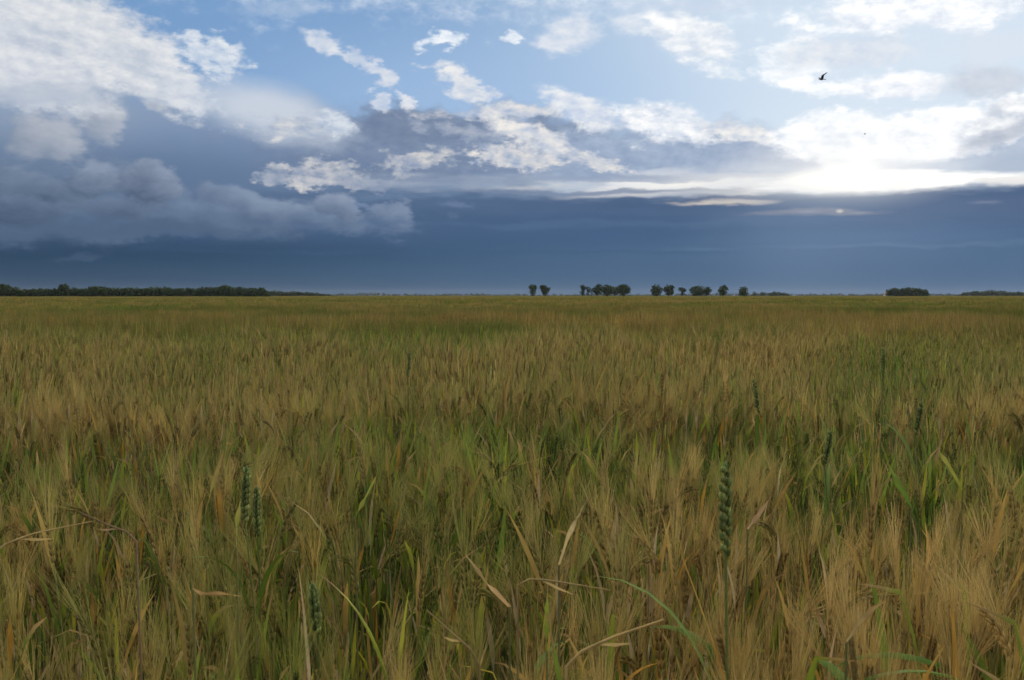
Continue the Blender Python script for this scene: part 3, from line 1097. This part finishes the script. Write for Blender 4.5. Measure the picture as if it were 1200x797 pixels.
WH = [
    (850, 549, 652, 1.03, 'big dark green wheat plant standing tallest right of the middle of the near rows', 0.0, 1.0),
    (287, 552, 612, 1.5, 'left of two green wheat plants close together on the left side of the near rows', 0.03, .9),
    (302, 576, 628, 1.58, 'right of two green wheat plants close together on the left side of the near rows', -0.02, .85),
    (1035, 410, 441, 3.25, 'tall green wheat plant rising above the barley on the right, highest ear of all', 0.0, .9),
    (1073, 474, 510, 2.7, 'green wheat plant in the middle rows, rightmost of all the wheat ears', 0.18, .75),
    (889, 447, 484, 2.9, 'green wheat plant left of the tallest far one, in the right middle rows', -0.15, .8),
    (966, 508, 544, 2.25, 'dark wheat plant half sunk in the barley below the middle rows on the right', 0.2, .75),
    (478, 416, 442, 3.8, 'small green wheat plant poking out of the green band left of centre', 0.08, .8),
    (372, 690, 742, 1.2, 'dark green wheat plant low at the bottom left among ripe stems', -0.1, .8),
]
for w_ in WH:
    wheat_plant(*w_)

# ------------------------------------------------------------------ broken straws and withered blades


def straw(name, cat, label, path, d, width, col, flat=False, tip=None):
    """path in the photograph from the root side to the free end, at distance d (a list gives one per point)"""
    ds = d if isinstance(d, (list, tuple)) else [d] * len(path)
    P3 = [at(x, y, q) for (x, y), q in zip(path, ds)]
    base = A(P3[0][0] + .02, P3[0][1] + .13, 0)
    pts = [A(0, 0, 0), (P3[0] - base) * A(.9, .9, .5)] + [p - base for p in P3]
    if not flat:        # round the corners a little
        out = []
        for i in range(len(pts) - 1):
            for u in (0, .33, .67):
                out.append(pts[i] * (1 - u) + pts[i + 1] * u)
        out.append(pts[-1])
        for i in range(1, len(out) - 1):
            out[i] = out[i] * .9 + (out[i - 1] + out[i + 1]) * .05
        pts = out
    R = random.Random(int(path[0][0] + path[0][1]))
    n = len(pts)
    cols = [A(*col) * R.uniform(.8, 1.15) for _ in range(n)]
    if tip is not None:
        cols = [mixc(c, A(*tip), (i / (n - 1)) ** 2) for i, c in enumerate(cols)]
    root = empty(name, tuple(base))
    tag(root, label, cat, 'broken straws and withered blades')
    b = B()
    if not flat:
        b.tube(pts, [width * .4 * (1.1 - .6 * (i / (n - 1)) ** 3) for i in range(n)], cols, 6, caps=True)
        obj('straw', b.mesh('straw', M_CROP), root)
        # torn sheath hanging on the straw
        q = pts[int(n * .62)]; q2 = pts[int(n * .8)]
        s_ = B()
        sd = unit(np.cross(q2 - q, A(0, 1, .3)))
        s_.ribbon([q, (q + q2) / 2 + A(0, 0, -.006), q2 + A(0, 0, -.010)], [width * .9, width * 1.1, width * .2], [sd] * 3, [A(*col) * 1.1] * 3)
        obj('sheath', s_.mesh('sheath', M_CROP), root)
    else:
        st = B(); k = 2
        sq = [pts[0], pts[0] * .5 + pts[1] * .5 + A(.012, .01, 0), pts[1], pts[2]]
        st.tube(sq, [.0017, .0016, .0014, .0012], [A(.30, .27, .09)] * 4, 5)
        obj('stem', st.mesh('blade_stem', M_CROP), root)
        bp = pts[k:]
        fine = []
        for i in range(len(bp) - 1):
            for u in (0, .33, .67):
                fine.append(bp[i] * (1 - u) + bp[i + 1] * u)
        fine.append(bp[-1])
        m_ = len(fine); sds = []; ups = []
        for i in range(m_):
            dv = unit(fine[min(i + 1, m_ - 1)] - fine[max(i - 1, 0)])
            sd = unit(np.cross(dv, A(.15, 1, .2)))
            tw = 1.5 * math.sin(i / m_ * 4 + R.random() * 2)
            nn = unit(np.cross(sd, dv))
            sds.append(unit(sd * math.cos(tw) + nn * math.sin(tw))); ups.append(nn)
        ws = [.72 * width * (.5 + 1.3 * u if u < .38 else 1) * (1 if u < .45 else max(.05, 1 - ((u - .45) / .55) ** 1.5)) for u in np.linspace(0, 1, m_)]
        cs = [A(*col) * R.uniform(.85, 1.15) for _ in range(m_)]
        if tip is not None:
            cs = [mixc(c, A(*tip), (i / (m_ - 1)) ** 1.5) for i, c in enumerate(cs)]
        b.ribbon(fine, ws, sds, cs, fold=.25, up=ups)
        obj('blade', b.mesh('blade', M_CROP), root)
    return root


TAN, PALE, ORG, YEL = (.50, .36, .14), (.56, .46, .33), (.42, .25, .09), (.30, .32, .05)
straw('broken_straw', 'straw', 'long tan straw bent over flat, running in from the left edge', [(-12, 644), (40, 625), (108, 611)], [1.05, 1.08, 1.12], .0032, TAN)
straw('broken_straw', 'straw', 'short brown straw lying across the end of the long left one', [(160, 627), (126, 615), (92, 600)], 1.14, .003, (.36, .24, .13))
straw('withered_blade', 'dry leaf', 'curled orange leaf sticking out level low on the left', [(226, 690), (236, 696), (258, 695), (284, 699)], .90, .0062, ORG, True)
straw('broken_straw', 'straw', 'straight tan straw lying nearly level right of the bottom centre', [(606, 677), (650, 681), (716, 692)], .92, .0028, TAN)
straw('broken_straw', 'straw', 'thick tan straw slanting up to the right at the bottom right of centre', [(663, 771), (720, 746), (778, 726)], .76, .0034, TAN)
straw('withered_blade', 'dry leaf', 'orange brown blade slanting down to the right at the bottom centre', [(597, 711), (570, 682), (544, 648)], [.92, .98, 1.05], .0085, ORG, True, TAN)
straw('withered_blade', 'dry leaf', 'upright tan pointed blade curling at the tip right of centre', [(655, 662), (666, 628), (677, 606), (689, 582)], [1.08, 1.14, 1.2, 1.26], .0085, TAN, True)
straw('withered_blade', 'dry leaf', 'dry tan blade slanting up right in the bottom right rows', [(992, 752), (1008, 728), (1022, 714), (1044, 700)], .86, .008, TAN, True, ORG)
straw('broken_straw', 'straw', 'thin tan straw slanting up left from the bottom centre', [(562, 770), (530, 742), (500, 715)], .80, .0028, TAN)
straw('withered_blade', 'dry leaf', 'orange brown blade leaning up right beside the big wheat plant', [(876, 620), (889, 603), (907, 577)], 1.24, .009, (.44, .28, .14), True)
straw('yellow_blade', 'leaf', 'bright yellow green blade slanting up left on the right side', [(1128, 574), (1112, 546), (1094, 520)], 1.68, .014, YEL, True, (.42, .34, .08))
straw('yellow_blade', 'leaf', 'broad green blade slanting up left right of the big wheat plant', [(1068, 594), (1052, 566), (1038, 538)], 1.55, .016, (.10, .20, .03), True, YEL)
straw('yellow_blade', 'leaf', 'upright yellow green blade on the lower left beside two wheat plants', [(277, 640), (278, 610), (282, 584)], 1.24, .012, YEL, True, (.42, .34, .08))
straw('yellow_blade', 'leaf', 'long yellow blade with orange tip leaning right on the left side', [(240, 604), (250, 566), (262, 528)], 1.62, .013, (.34, .30, .06), True, ORG)
straw('yellow_blade', 'leaf', 'upright yellow green blade at the bottom centre with pointed tip', [(641, 762), (640, 724), (642, 690)], .86, .010, (.22, .28, .03), True, YEL)
straw('yellow_blade', 'leaf', 'yellow blade leaning right between centre and left, tip curled', [(416, 606), (428, 584), (442, 556)], 1.42, .012, (.32, .30, .05), True, YEL)
# ------------------------------------------------------------------ trees
CR1, CR2 = A(.040, .062, .024), A(.070, .095, .034)


def crown_cards(b, lobes, n, size, R):
    """leaf clumps spread through the volume of the lobes (x, y, z, rx, ry, rz)"""
    wts = [l[3] * l[5] for l in lobes]
    for i in range(n):
        l = R.choices(lobes, wts)[0]
        while True:
            v = A(R.gauss(0, 1), R.gauss(0, 1), R.gauss(0, 1)); m = np.linalg.norm(v)
            if m > .05: break
        rr = R.random() ** .42 * R.uniform(.82, 1.08)
        v = v / m * rr
        p = A(l[0], l[1], l[2]) + v * A(l[3], l[4], l[5])
        s_ = size * R.uniform(.5, 1.25)
        a = unit(A(R.gauss(0, 1), R.gauss(0, 1), R.gauss(0, .7))); c_ = unit(np.cross(a, A(R.gauss(0, 1), R.gauss(0, 1), R.gauss(0, 1))))
        col = mixc(CR1, CR2, R.random()) * R.uniform(.7, 1.25)
        q = [p + a * s_, p + c_ * s_ * .8, p - a * s_ * .9, p - c_ * s_ * .7 + np.cross(a, c_) * s_ * .3]
        b.add(q, [(0, 1, 2), (0, 2, 3)], [col] * 4)


def trunk_mesh(b, h, r0, lobes, R, base=(0, 0, 0), stems=1):
    base = A(*base)
    bark = A(.060, .048, .036)
    for s_ in range(stems):
        lx = R.uniform(-.05, .05) * h + (s_ - (stems - 1) / 2) * r0 * 3
        pts = [base + A((s_ - (stems - 1) / 2) * r0 * 1.2 + lx * t * t, 0, h * t) for t in np.linspace(0, .72, 6)]
        b.tube(pts, [r0 * (1.25 - .85 * t) if t > 0 else r0 * 1.5 for t in np.linspace(0, 1, 6)], [bark] * 6, 6)
        for l in lobes:
            st = pts[R.choice((2, 3, 4))]
            en = A(l[0], l[1], l[2])
            mid = (st + en) / 2 + A(0, 0, -.03 * h)
            b.tube([st, mid, en], [r0 * .45, r0 * .3, r0 * .12], [bark] * 3, 4)


def tree(X, wpx, Ytop, d, label, lobes=None, group='trees standing on the horizon', trunk_px=2.5, dens=1.0, name='tree', Yb=346.3, sparse=1.0, stems=1, seed=None):
    """lobes in fractions of width (x) and height (z) of the tree"""
    R = random.Random(seed or int(X * 13))
    px = d / FPX
    p = at(X, 346, d)
    H = (Yb - Ytop) * px + .75; W = wpx * px
    root = empty(name, (p[0], p[1], 0))
    tag(root, label, 'tree', group)
    lobes = lobes or [(0, .62, .42, .36), (-.2, .5, .3, .24), (.22, .52, .3, .25), (.02, .80, .28, .2)]
    lobes = [(a_, b_ * .93, c_ * 1.1, d_ * 1.08) for a_, b_, c_, d_ in lobes]
    LL = [(l[0] * W, R.uniform(-.12, .12) * W, l[1] * H, l[2] * W, l[2] * W, l[3] * H) for l in lobes]
    b = B()
    for _ in range(7):      # ragged outer sprays
        l = R.choice(LL); an = R.uniform(0, 6.283)
        LL.append((l[0] + l[3] * .8 * math.cos(an), l[1], l[2] + l[5] * .8 * abs(math.sin(an)), l[3] * .28, l[4] * .3, l[5] * .28))
    n = int((240 + 26 * wpx) * dens)
    crown_cards(b, LL, n, W * .075 * sparse + .12, R)
    obj('crown', b.mesh('crown', M_TREE, smooth=False), root)
    t = B(); trunk_mesh(t, H, max(.16, W * .035), LL, R, stems=stems)
    obj('trunk', t.mesh('trunk', M_BARK), root)
    return root


D1 = 790.0
OV = [(0, .58, .48, .42), (-.12, .48, .38, .32), (.14, .50, .38, .32), (0, .26, .36, .22)]
tree(624.2, 10.5, 332, D1, 'vase shaped tree, left one of the lone pair at mid horizon', [(0, .74, .44, .26), (-.2, .8, .26, .17), (.2, .78, .27, .18), (0, .48, .38, .30), (.02, .25, .26, .2)])
tree(638.6, 12.5, 332, D1, 'tree with a side branch to the right, right one of the lone pair', [(-.16, .72, .30, .26), (.02, .6, .28, .2), (.34, .68, .18, .14), (.0, .38, .32, .24), (-.28, .78, .18, .14), (.3, .5, .1, .08)])
tree(682.5, 7, 331.6, D1, 'slim ragged tree at the left end of the tree row', [(0, .83, .46, .16), (.1, .62, .4, .16), (-.05, .38, .46, .14), (.1, .2, .3, .1)], dens=1.3)
tree(688.5, 6, 333.6, D1, 'thin sparse young tree, second from the left of the row', [(0, .8, .48, .16), (.2, .55, .4, .15), (0, .3, .3, .1)], dens=.9)
tree(693.2, 5.0, 335.5, D1, 'small low tree between the sparse one and the big clump', [(0, .7, .48, .22), (.1, .4, .3, .15)], dens=.5)
tree(700.8, 13, 331.2, D1, 'tall rounded tree at the left of the big clump', [(0.05, .70, .44, .26), (-.3, .55, .22, .16), (.1, .85, .26, .13), (0, .40, .40, .24)])
tree(711.5, 15, 331.8, D1 + 6, 'broad domed tree in the middle of the big clump', [(0, .66, .46, .3), (-.2, .55, .3, .25), (.22, .55, .28, .26), (0, .33, .36, .22)], stems=2)
tree(720.5, 10, 334, D1 + 12, 'lower tree filling the gap in the big clump', [(0, .6, .46, .32), (.05, .38, .35, .22)])
tree(730.4, 16, 332, D1, 'wide spreading tree at the right end of the big clump', [(0, .68, .44, .28), (.3, .52, .22, .24), (-.28, .55, .24, .22), (.04, .84, .26, .14), (-.02, .34, .34, .2)], stems=2)
tree(769.2, 13.4, 331.9, D1, 'round dark tree, left of the two matching round ones', OV + [(0, .28, .3, .2)])
tree(784.2, 13.0, 332.0, D1, 'round dark tree, right of the two matching round ones', [(0.05, .62, .46, .36), (-.2, .5, .3, .3), (.05, .3, .3, .2), (.2, .78, .26, .18)])
tree(799.4, 9.6, 335, D1, 'small lollipop tree with bare thin trunk', [(-.1, .74, .4, .22), (.22, .7, .28, .16), (.05, .5, .2, .14), (.05, .25, .14, .12)], dens=.7)
tree(813.6, 10, 334.2, D1, 'left tree of the flat topped trio', [(0, .62, .54, .36), (.1, .32, .40, .26)])
tree(820.6, 11, 333.8, D1 + 4, 'middle tree of the flat topped trio', [(0, .62, .54, .36), (0, .32, .42, .26)])
tree(828.0, 9.5, 334.6, D1, 'right tree of the flat topped trio', [(0, .62, .52, .36), (-.05, .32, .38, .26)])
tree(847.6, 11.5, 332.8, D1, 'lone round tree with a peaked top', [(0, .58, .46, .36), (.08, .82, .26, .16), (-.08, .35, .34, .22)])
tree(871.2, 10.8, 334.6, D1, 'lone squat round tree, last one before the open horizon', [(0, .56, .48, .4), (-.04, .32, .44, .28), (.05, .76, .3, .2)])
# trees that stand out of the left wood
DW = 640.0
GW = 'trees standing out of the left wood'
tree(3, 22, 333.2, DW - 6, 'bulky tree at the left edge of the picture, end of the wood', group=GW, dens=1.4)
tree(21, 9, 336.8, DW - 8, 'small round tree beside the bulky one at the left edge', OV, group=GW)
tree(74.5, 13, 332.6, DW - 8, 'tallest tree in the left half of the wood, pointed above the rest', [(0, .62, .46, .34), (-.1, .86, .22, .12), (.12, .8, .22, .14), (0, .35, .45, .25)], group=GW, dens=1.3)
tree(112, 17, 335, DW - 8, 'broad tree after the notch in the wood', OV, group=GW, dens=1.2)
tree(264, 15, 332.8, DW - 8, 'tallest tree in the right half of the wood with gaps in the crown', [(.1, .72, .36, .25), (-.3, .82, .14, .12), (0, .4, .5, .3), (.35, .6, .2, .2)], group=GW)
tree(304.5, 14, 336, DW - 8, 'round tree closing the right end of the wood', OV, group=GW, dens=1.2)
# two small far trees right of the row
tree(884.5, 6, 341.2, 1500, 'tiny far tree just right of the last lone tree', OV, group='tiny far trees', name='tree', dens=.5)
tree(894, 8, 340.8, 1500, 'tiny far tree with flat top, second right of the last lone tree', OV, group='tiny far trees', dens=.5)


def wood(name, label, profile, d0, depth, trees_per, card, Yb=346.4, dens=1.0, seed=1, kind='stuff'):
    """profile: list of (X, Ytop); a belt of trees merged into one mass"""
    R = random.Random(seed)
    xs = [p[0] for p in profile]; ys = [p[1] for p in profile]
    b = B()
    px = d0 / FPX
    X = xs[0]
    while X < xs[-1]:
        for row in range(depth):
            d = d0 + row * 9 * (d0 / 640)
            yt = float(np.interp(X, xs, ys)) + R.uniform(-.7, 1.6)
            H = max(1.2, (Yb - yt) * d / FPX + .7); W = R.uniform(6, 10) * px * trees_per
            p = at(X + R.uniform(-2, 2), 346, d)
            lob = [(p[0], p[1], H * .62, W * .5, W * .5, H * .38), (p[0] + R.uniform(-.3, .3) * W, p[1], H * .34, W * .55, W * .5, H * .34)]
            crown_cards(b, lob, int(150 * dens), card, R)
            if row == 0:
                b.tube([A(p[0], p[1], 0), A(p[0], p[1], H * .5)], [.25, .15], [A(.05, .04, .03)] * 2, 4)
        X += R.uniform(3.2, 5.2) * trees_per
    o_ = obj(name, b.mesh(name, M_TREE, smooth=False))
    tag(o_, label, 'wood' if 'wood' in name else 'treeline', kind=kind)
    return o_


wood('wood', 'long dark belt of wood along the horizon on the left',
     [(-170, 334), (-60, 333), (0, 334.5), (15, 336), (24, 340), (28, 338.2), (66, 337.6), (80, 336.5), (101, 338.5), (106, 335.8), (122, 335.6), (135, 337), (150, 336.3), (172, 336.5), (180, 336), (200, 337), (228, 336), (250, 335.2), (262, 334.2), (272, 335), (290, 336.8), (305, 336.8), (312, 341)],
     DW, 3, 1.15, .62, seed=4, dens=1.1)
wood('wood', 'lower paler belt of wood trailing off right of the left wood',
     [(308, 340.2), (330, 340.4), (352, 341.6), (370, 342.6), (386, 344.6)], 1300, 2, .8, .95, seed=5)
wood('wood', 'compact block of wood on the right horizon beside the small house',
     [(1042, 338.2), (1047, 336.8), (1056, 338), (1062, 336.5), (1066, 335.6), (1071, 337), (1078, 338), (1086, 340)], 980, 3, .75, .75, seed=6, dens=1.1)
wood('wood', 'low far wood at the right edge of the horizon',
     [(1128, 343.5), (1140, 340.6), (1155, 341), (1163, 340), (1170, 341.4), (1190, 342.4), (1260, 342), (1400, 341)], 1900, 2, .8, 1.3, seed=7)
wood('wood', 'low bumps of far wood right of the two tiny far trees',
     [(903, 342.8), (908, 341.6), (917, 342.2), (924, 344)], 1700, 2, .5, 1.1, seed=8, dens=.6)
wood('treeline', 'thin distant treeline closing the horizon from the middle to the right',
     [(386, 343.8), (405, 343.2), (416, 343.6), (430, 342.4), (446, 342.4), (452, 344), (570, 343.2), (575, 344.4), (700, 344.2), (770, 343.6), (880, 343.4), (1000, 343.9), (1040, 344), (1130, 343.7), (1250, 343.8), (1420, 343.6)], 3600, 1, .62, 2.4, seed=9, Yb=346.2, dens=.28)

# ------------------------------------------------------------------ small white house at the end of the right wood
def plain(name, col, rough=.7):
    m, gg, out = new_mat(name)
    p = gg.n.new('ShaderNodeBsdfPrincipled')
    geo = gg.n.new('ShaderNodeNewGeometry')
    nz = gg.noise(geo.outputs['Position'], 2.0, 4, .6)
    gg.put(p.inputs['Base Color'], gg.mix(nz, tuple(c * .8 for c in col), tuple(min(1, c * 1.15) for c in col)))
    p.inputs['Roughness'].default_value = rough
    gg.l.new(p.outputs[0], out.inputs[0])
    return m


def box(b, x0, x1, y0, y1, z0, z1):
    V = [A(x, y, z) for z in (z0, z1) for y in (y0, y1) for x in (x0, x1)]
    F = [(0, 2, 3, 1), (4, 5, 7, 6), (0, 1, 5, 4), (2, 6, 7, 3), (0, 4, 6, 2), (1, 3, 7, 5)]
    b.add(V, F, [A(1, 1, 1)] * 8)


hp = at(1042.3, 346, 985)
house = empty('house', (hp[0], hp[1], 0))
tag(house, 'tiny white walled house with red roof at the left end of the right wood', 'house')
b = B(); box(b, -2.6, 2.6, 0, 7, 0, 2.5)
b.add([A(-2.6, 0, 2.5), A(2.6, 0, 2.5), A(0, 0, 4.1), A(-2.6, 7, 2.5), A(2.6, 7, 2.5), A(0, 7, 4.1)], [(0, 1, 2), (3, 5, 4)], [A(1, 1, 1)] * 6)
obj('wall', b.mesh('house_wall', plain('whitewash', (.8, .79, .75)), smooth=False), house)
b = B()
for s_ in (-1, 1):
    x0, x1 = s_ * 3.0, 0.0
    V = [A(x0, -.3, 2.32), A(x1, -.3, 4.2), A(x1, 7.3, 4.2), A(x0, 7.3, 2.32)]
    V += [v + A(0, 0, .14) for v in V]
    b.add(V, [(0, 1, 2, 3), (4, 7, 6, 5), (0, 4, 5, 1), (1, 5, 6, 2), (2, 6, 7, 3), (3, 7, 4, 0)], [A(1, 1, 1)] * 8)
roof = obj('roof', b.mesh('house_roof', plain('roof_tile', (.42, .13, .06)), smooth=False), house)
b = B(); box(b, .7, 1.2, 4, 4.5, 3.2, 4.9)
obj('chimney', b.mesh('house_chimney', plain('brick', (.30, .12, .08)), smooth=False), roof)
b = B(); box(b, -.45, .45, -.06, 0.04, 0.05, 2.05)
obj('door', b.mesh('house_door', plain('door_paint', (.10, .07, .05)), smooth=False), house)
gl = plain('window_glass', (.03, .04, .05), .1)
for xx in (-1.6, 1.6):
    b = B(); box(b, xx - .4, xx + .4, -.05, .04, .9, 1.8)
    obj('window', b.mesh('house_window', gl, smooth=False), house)

# ------------------------------------------------------------------ birds
M_BIRD = plain('dark_feathers', (.022, .020, .022), .6)
M_BIRD2 = plain('brown_feathers', (.16, .11, .05), .6)


def loft(b, rings, col=A(1, 1, 1)):
    """closed sections joined into one skin; pointed ends"""
    n = len(rings[0]); V = [v for r in rings for v in r]; F = []
    for i in range(len(rings) - 1):
        for k in range(n):
            k2 = (k + 1) % n
            F.append((i * n + k, i * n + k2, (i + 1) * n + k2, (i + 1) * n + k))
    V.append(sum(rings[0]) / n); V.append(sum(rings[-1]) / n)
    for k in range(n):
        F.append((k, len(V) - 2, (k + 1) % n)); F.append(((len(rings) - 1) * n + k, (len(rings) - 1) * n + (k + 1) % n, len(V) - 1))
    b.add(V, F, [col] * len(V))


def bird(pos, heading, s, flap, mat, label, bank=0.0, sweep=.12):
    """body along -x (head) to +x (tail); wings raised by flap; body and wings joined into one skin by a voxel remesh"""
    b = B()
    prof = [(-.235, .002, .002, .0), (-.222, .006, .006, .0), (-.205, .014, .013, .001), (-.185, .024, .024, .003), (-.16, .027, .027, .004), (-.135, .026, .026, .002),
            (-.10, .038, .038, -.002), (-.05, .050, .052, -.006), (0, .052, .052, -.006), (.06, .042, .038, -.002), (.11, .028, .022, .003), (.15, .024, .012, .006), (.20, .045, .006, .008), (.255, .062, .004, .009), (.27, .05, .003, .009)]
    rings = []
    for x, ry, rz, cz in prof:
        rings.append([A(x, ry * math.cos(t), cz + rz * math.sin(t)) for t in np.linspace(0, 2 * math.pi, 12, endpoint=False)])
    loft(b, rings)
    for sg in (-1, 1):
        rings = []
        y = 0; z = 0.012; 
        for i, u in enumerate(np.linspace(0, 1, 11)):
            an = flap if u < .42 else flap * .72
            ch = .19 * (1 - .22 * u) if u < .5 else .15 * (1 - ((u - .5) / .5) ** 2 * .86)
            x0 = -.07 - .05 * math.sin(min(1, u / .45) * 1.57) + (sweep * ((u - .45) / .55) ** 1.2 if u > .45 else 0)
            th = .009 * (1 - u) + .002
            c0 = A(x0, sg * y, z)
            nrm = A(0, -sg * math.sin(an), math.cos(an))
            sec = []
            for t in np.linspace(0, 2 * math.pi, 10, endpoint=False):
                sec.append(c0 + A(ch * (.5 - .5 * math.cos(t)), 0, 0) + nrm * (th * math.sin(t) + .010 * math.sin((.5 - .5 * math.cos(t)) * 3.14)))
            rings.append(sec)
            if i < 10:
                y += math.cos(an) * .052; z += math.sin(an) * .052
        loft(b, rings)
    o_ = obj('bird', b.mesh('bird', mat))
    rm = o_.modifiers.new('join', 'REMESH'); rm.mode = 'VOXEL'; rm.voxel_size = .005; rm.use_smooth_shade = True
    o_.location = tuple(pos); o_.rotation_euler = (bank, 0, heading); o_.scale = (s, s, s)
    tag(o_, label, 'bird')
    return o_


bird(at(963.0, 93.0, 52), math.radians(14), 0.88, math.radians(36), M_BIRD, 'dark bird with raised wings flying left across the bright clouds', bank=math.radians(-8), sweep=.24)
bird(at(1013.5, 157.2, 165), math.radians(-10), .95, math.radians(10), M_BIRD2, 'tiny far brown bird gliding in front of the white cloud bank')

# ------------------------------------------------------------------ air
mh, gh, oh = new_mat('air')
pv = gh.n.new('ShaderNodeVolumePrincipled')
pv.inputs['Color'].default_value = (.80, .88, 1.0, 1)
pv.inputs['Density'].default_value = HAZE
pv.inputs['Anisotropy'].default_value = 0.2
gh.l.new(pv.outputs[0], oh.inputs['Volume'])
b = B(); box(b, -6000, 6000, -6000, 6000, -1.0, 32.0)
hz = obj('haze', b.mesh('haze', mh, smooth=False))
tag(hz, 'thin evening haze lying over the plain', 'haze', kind='stuff')
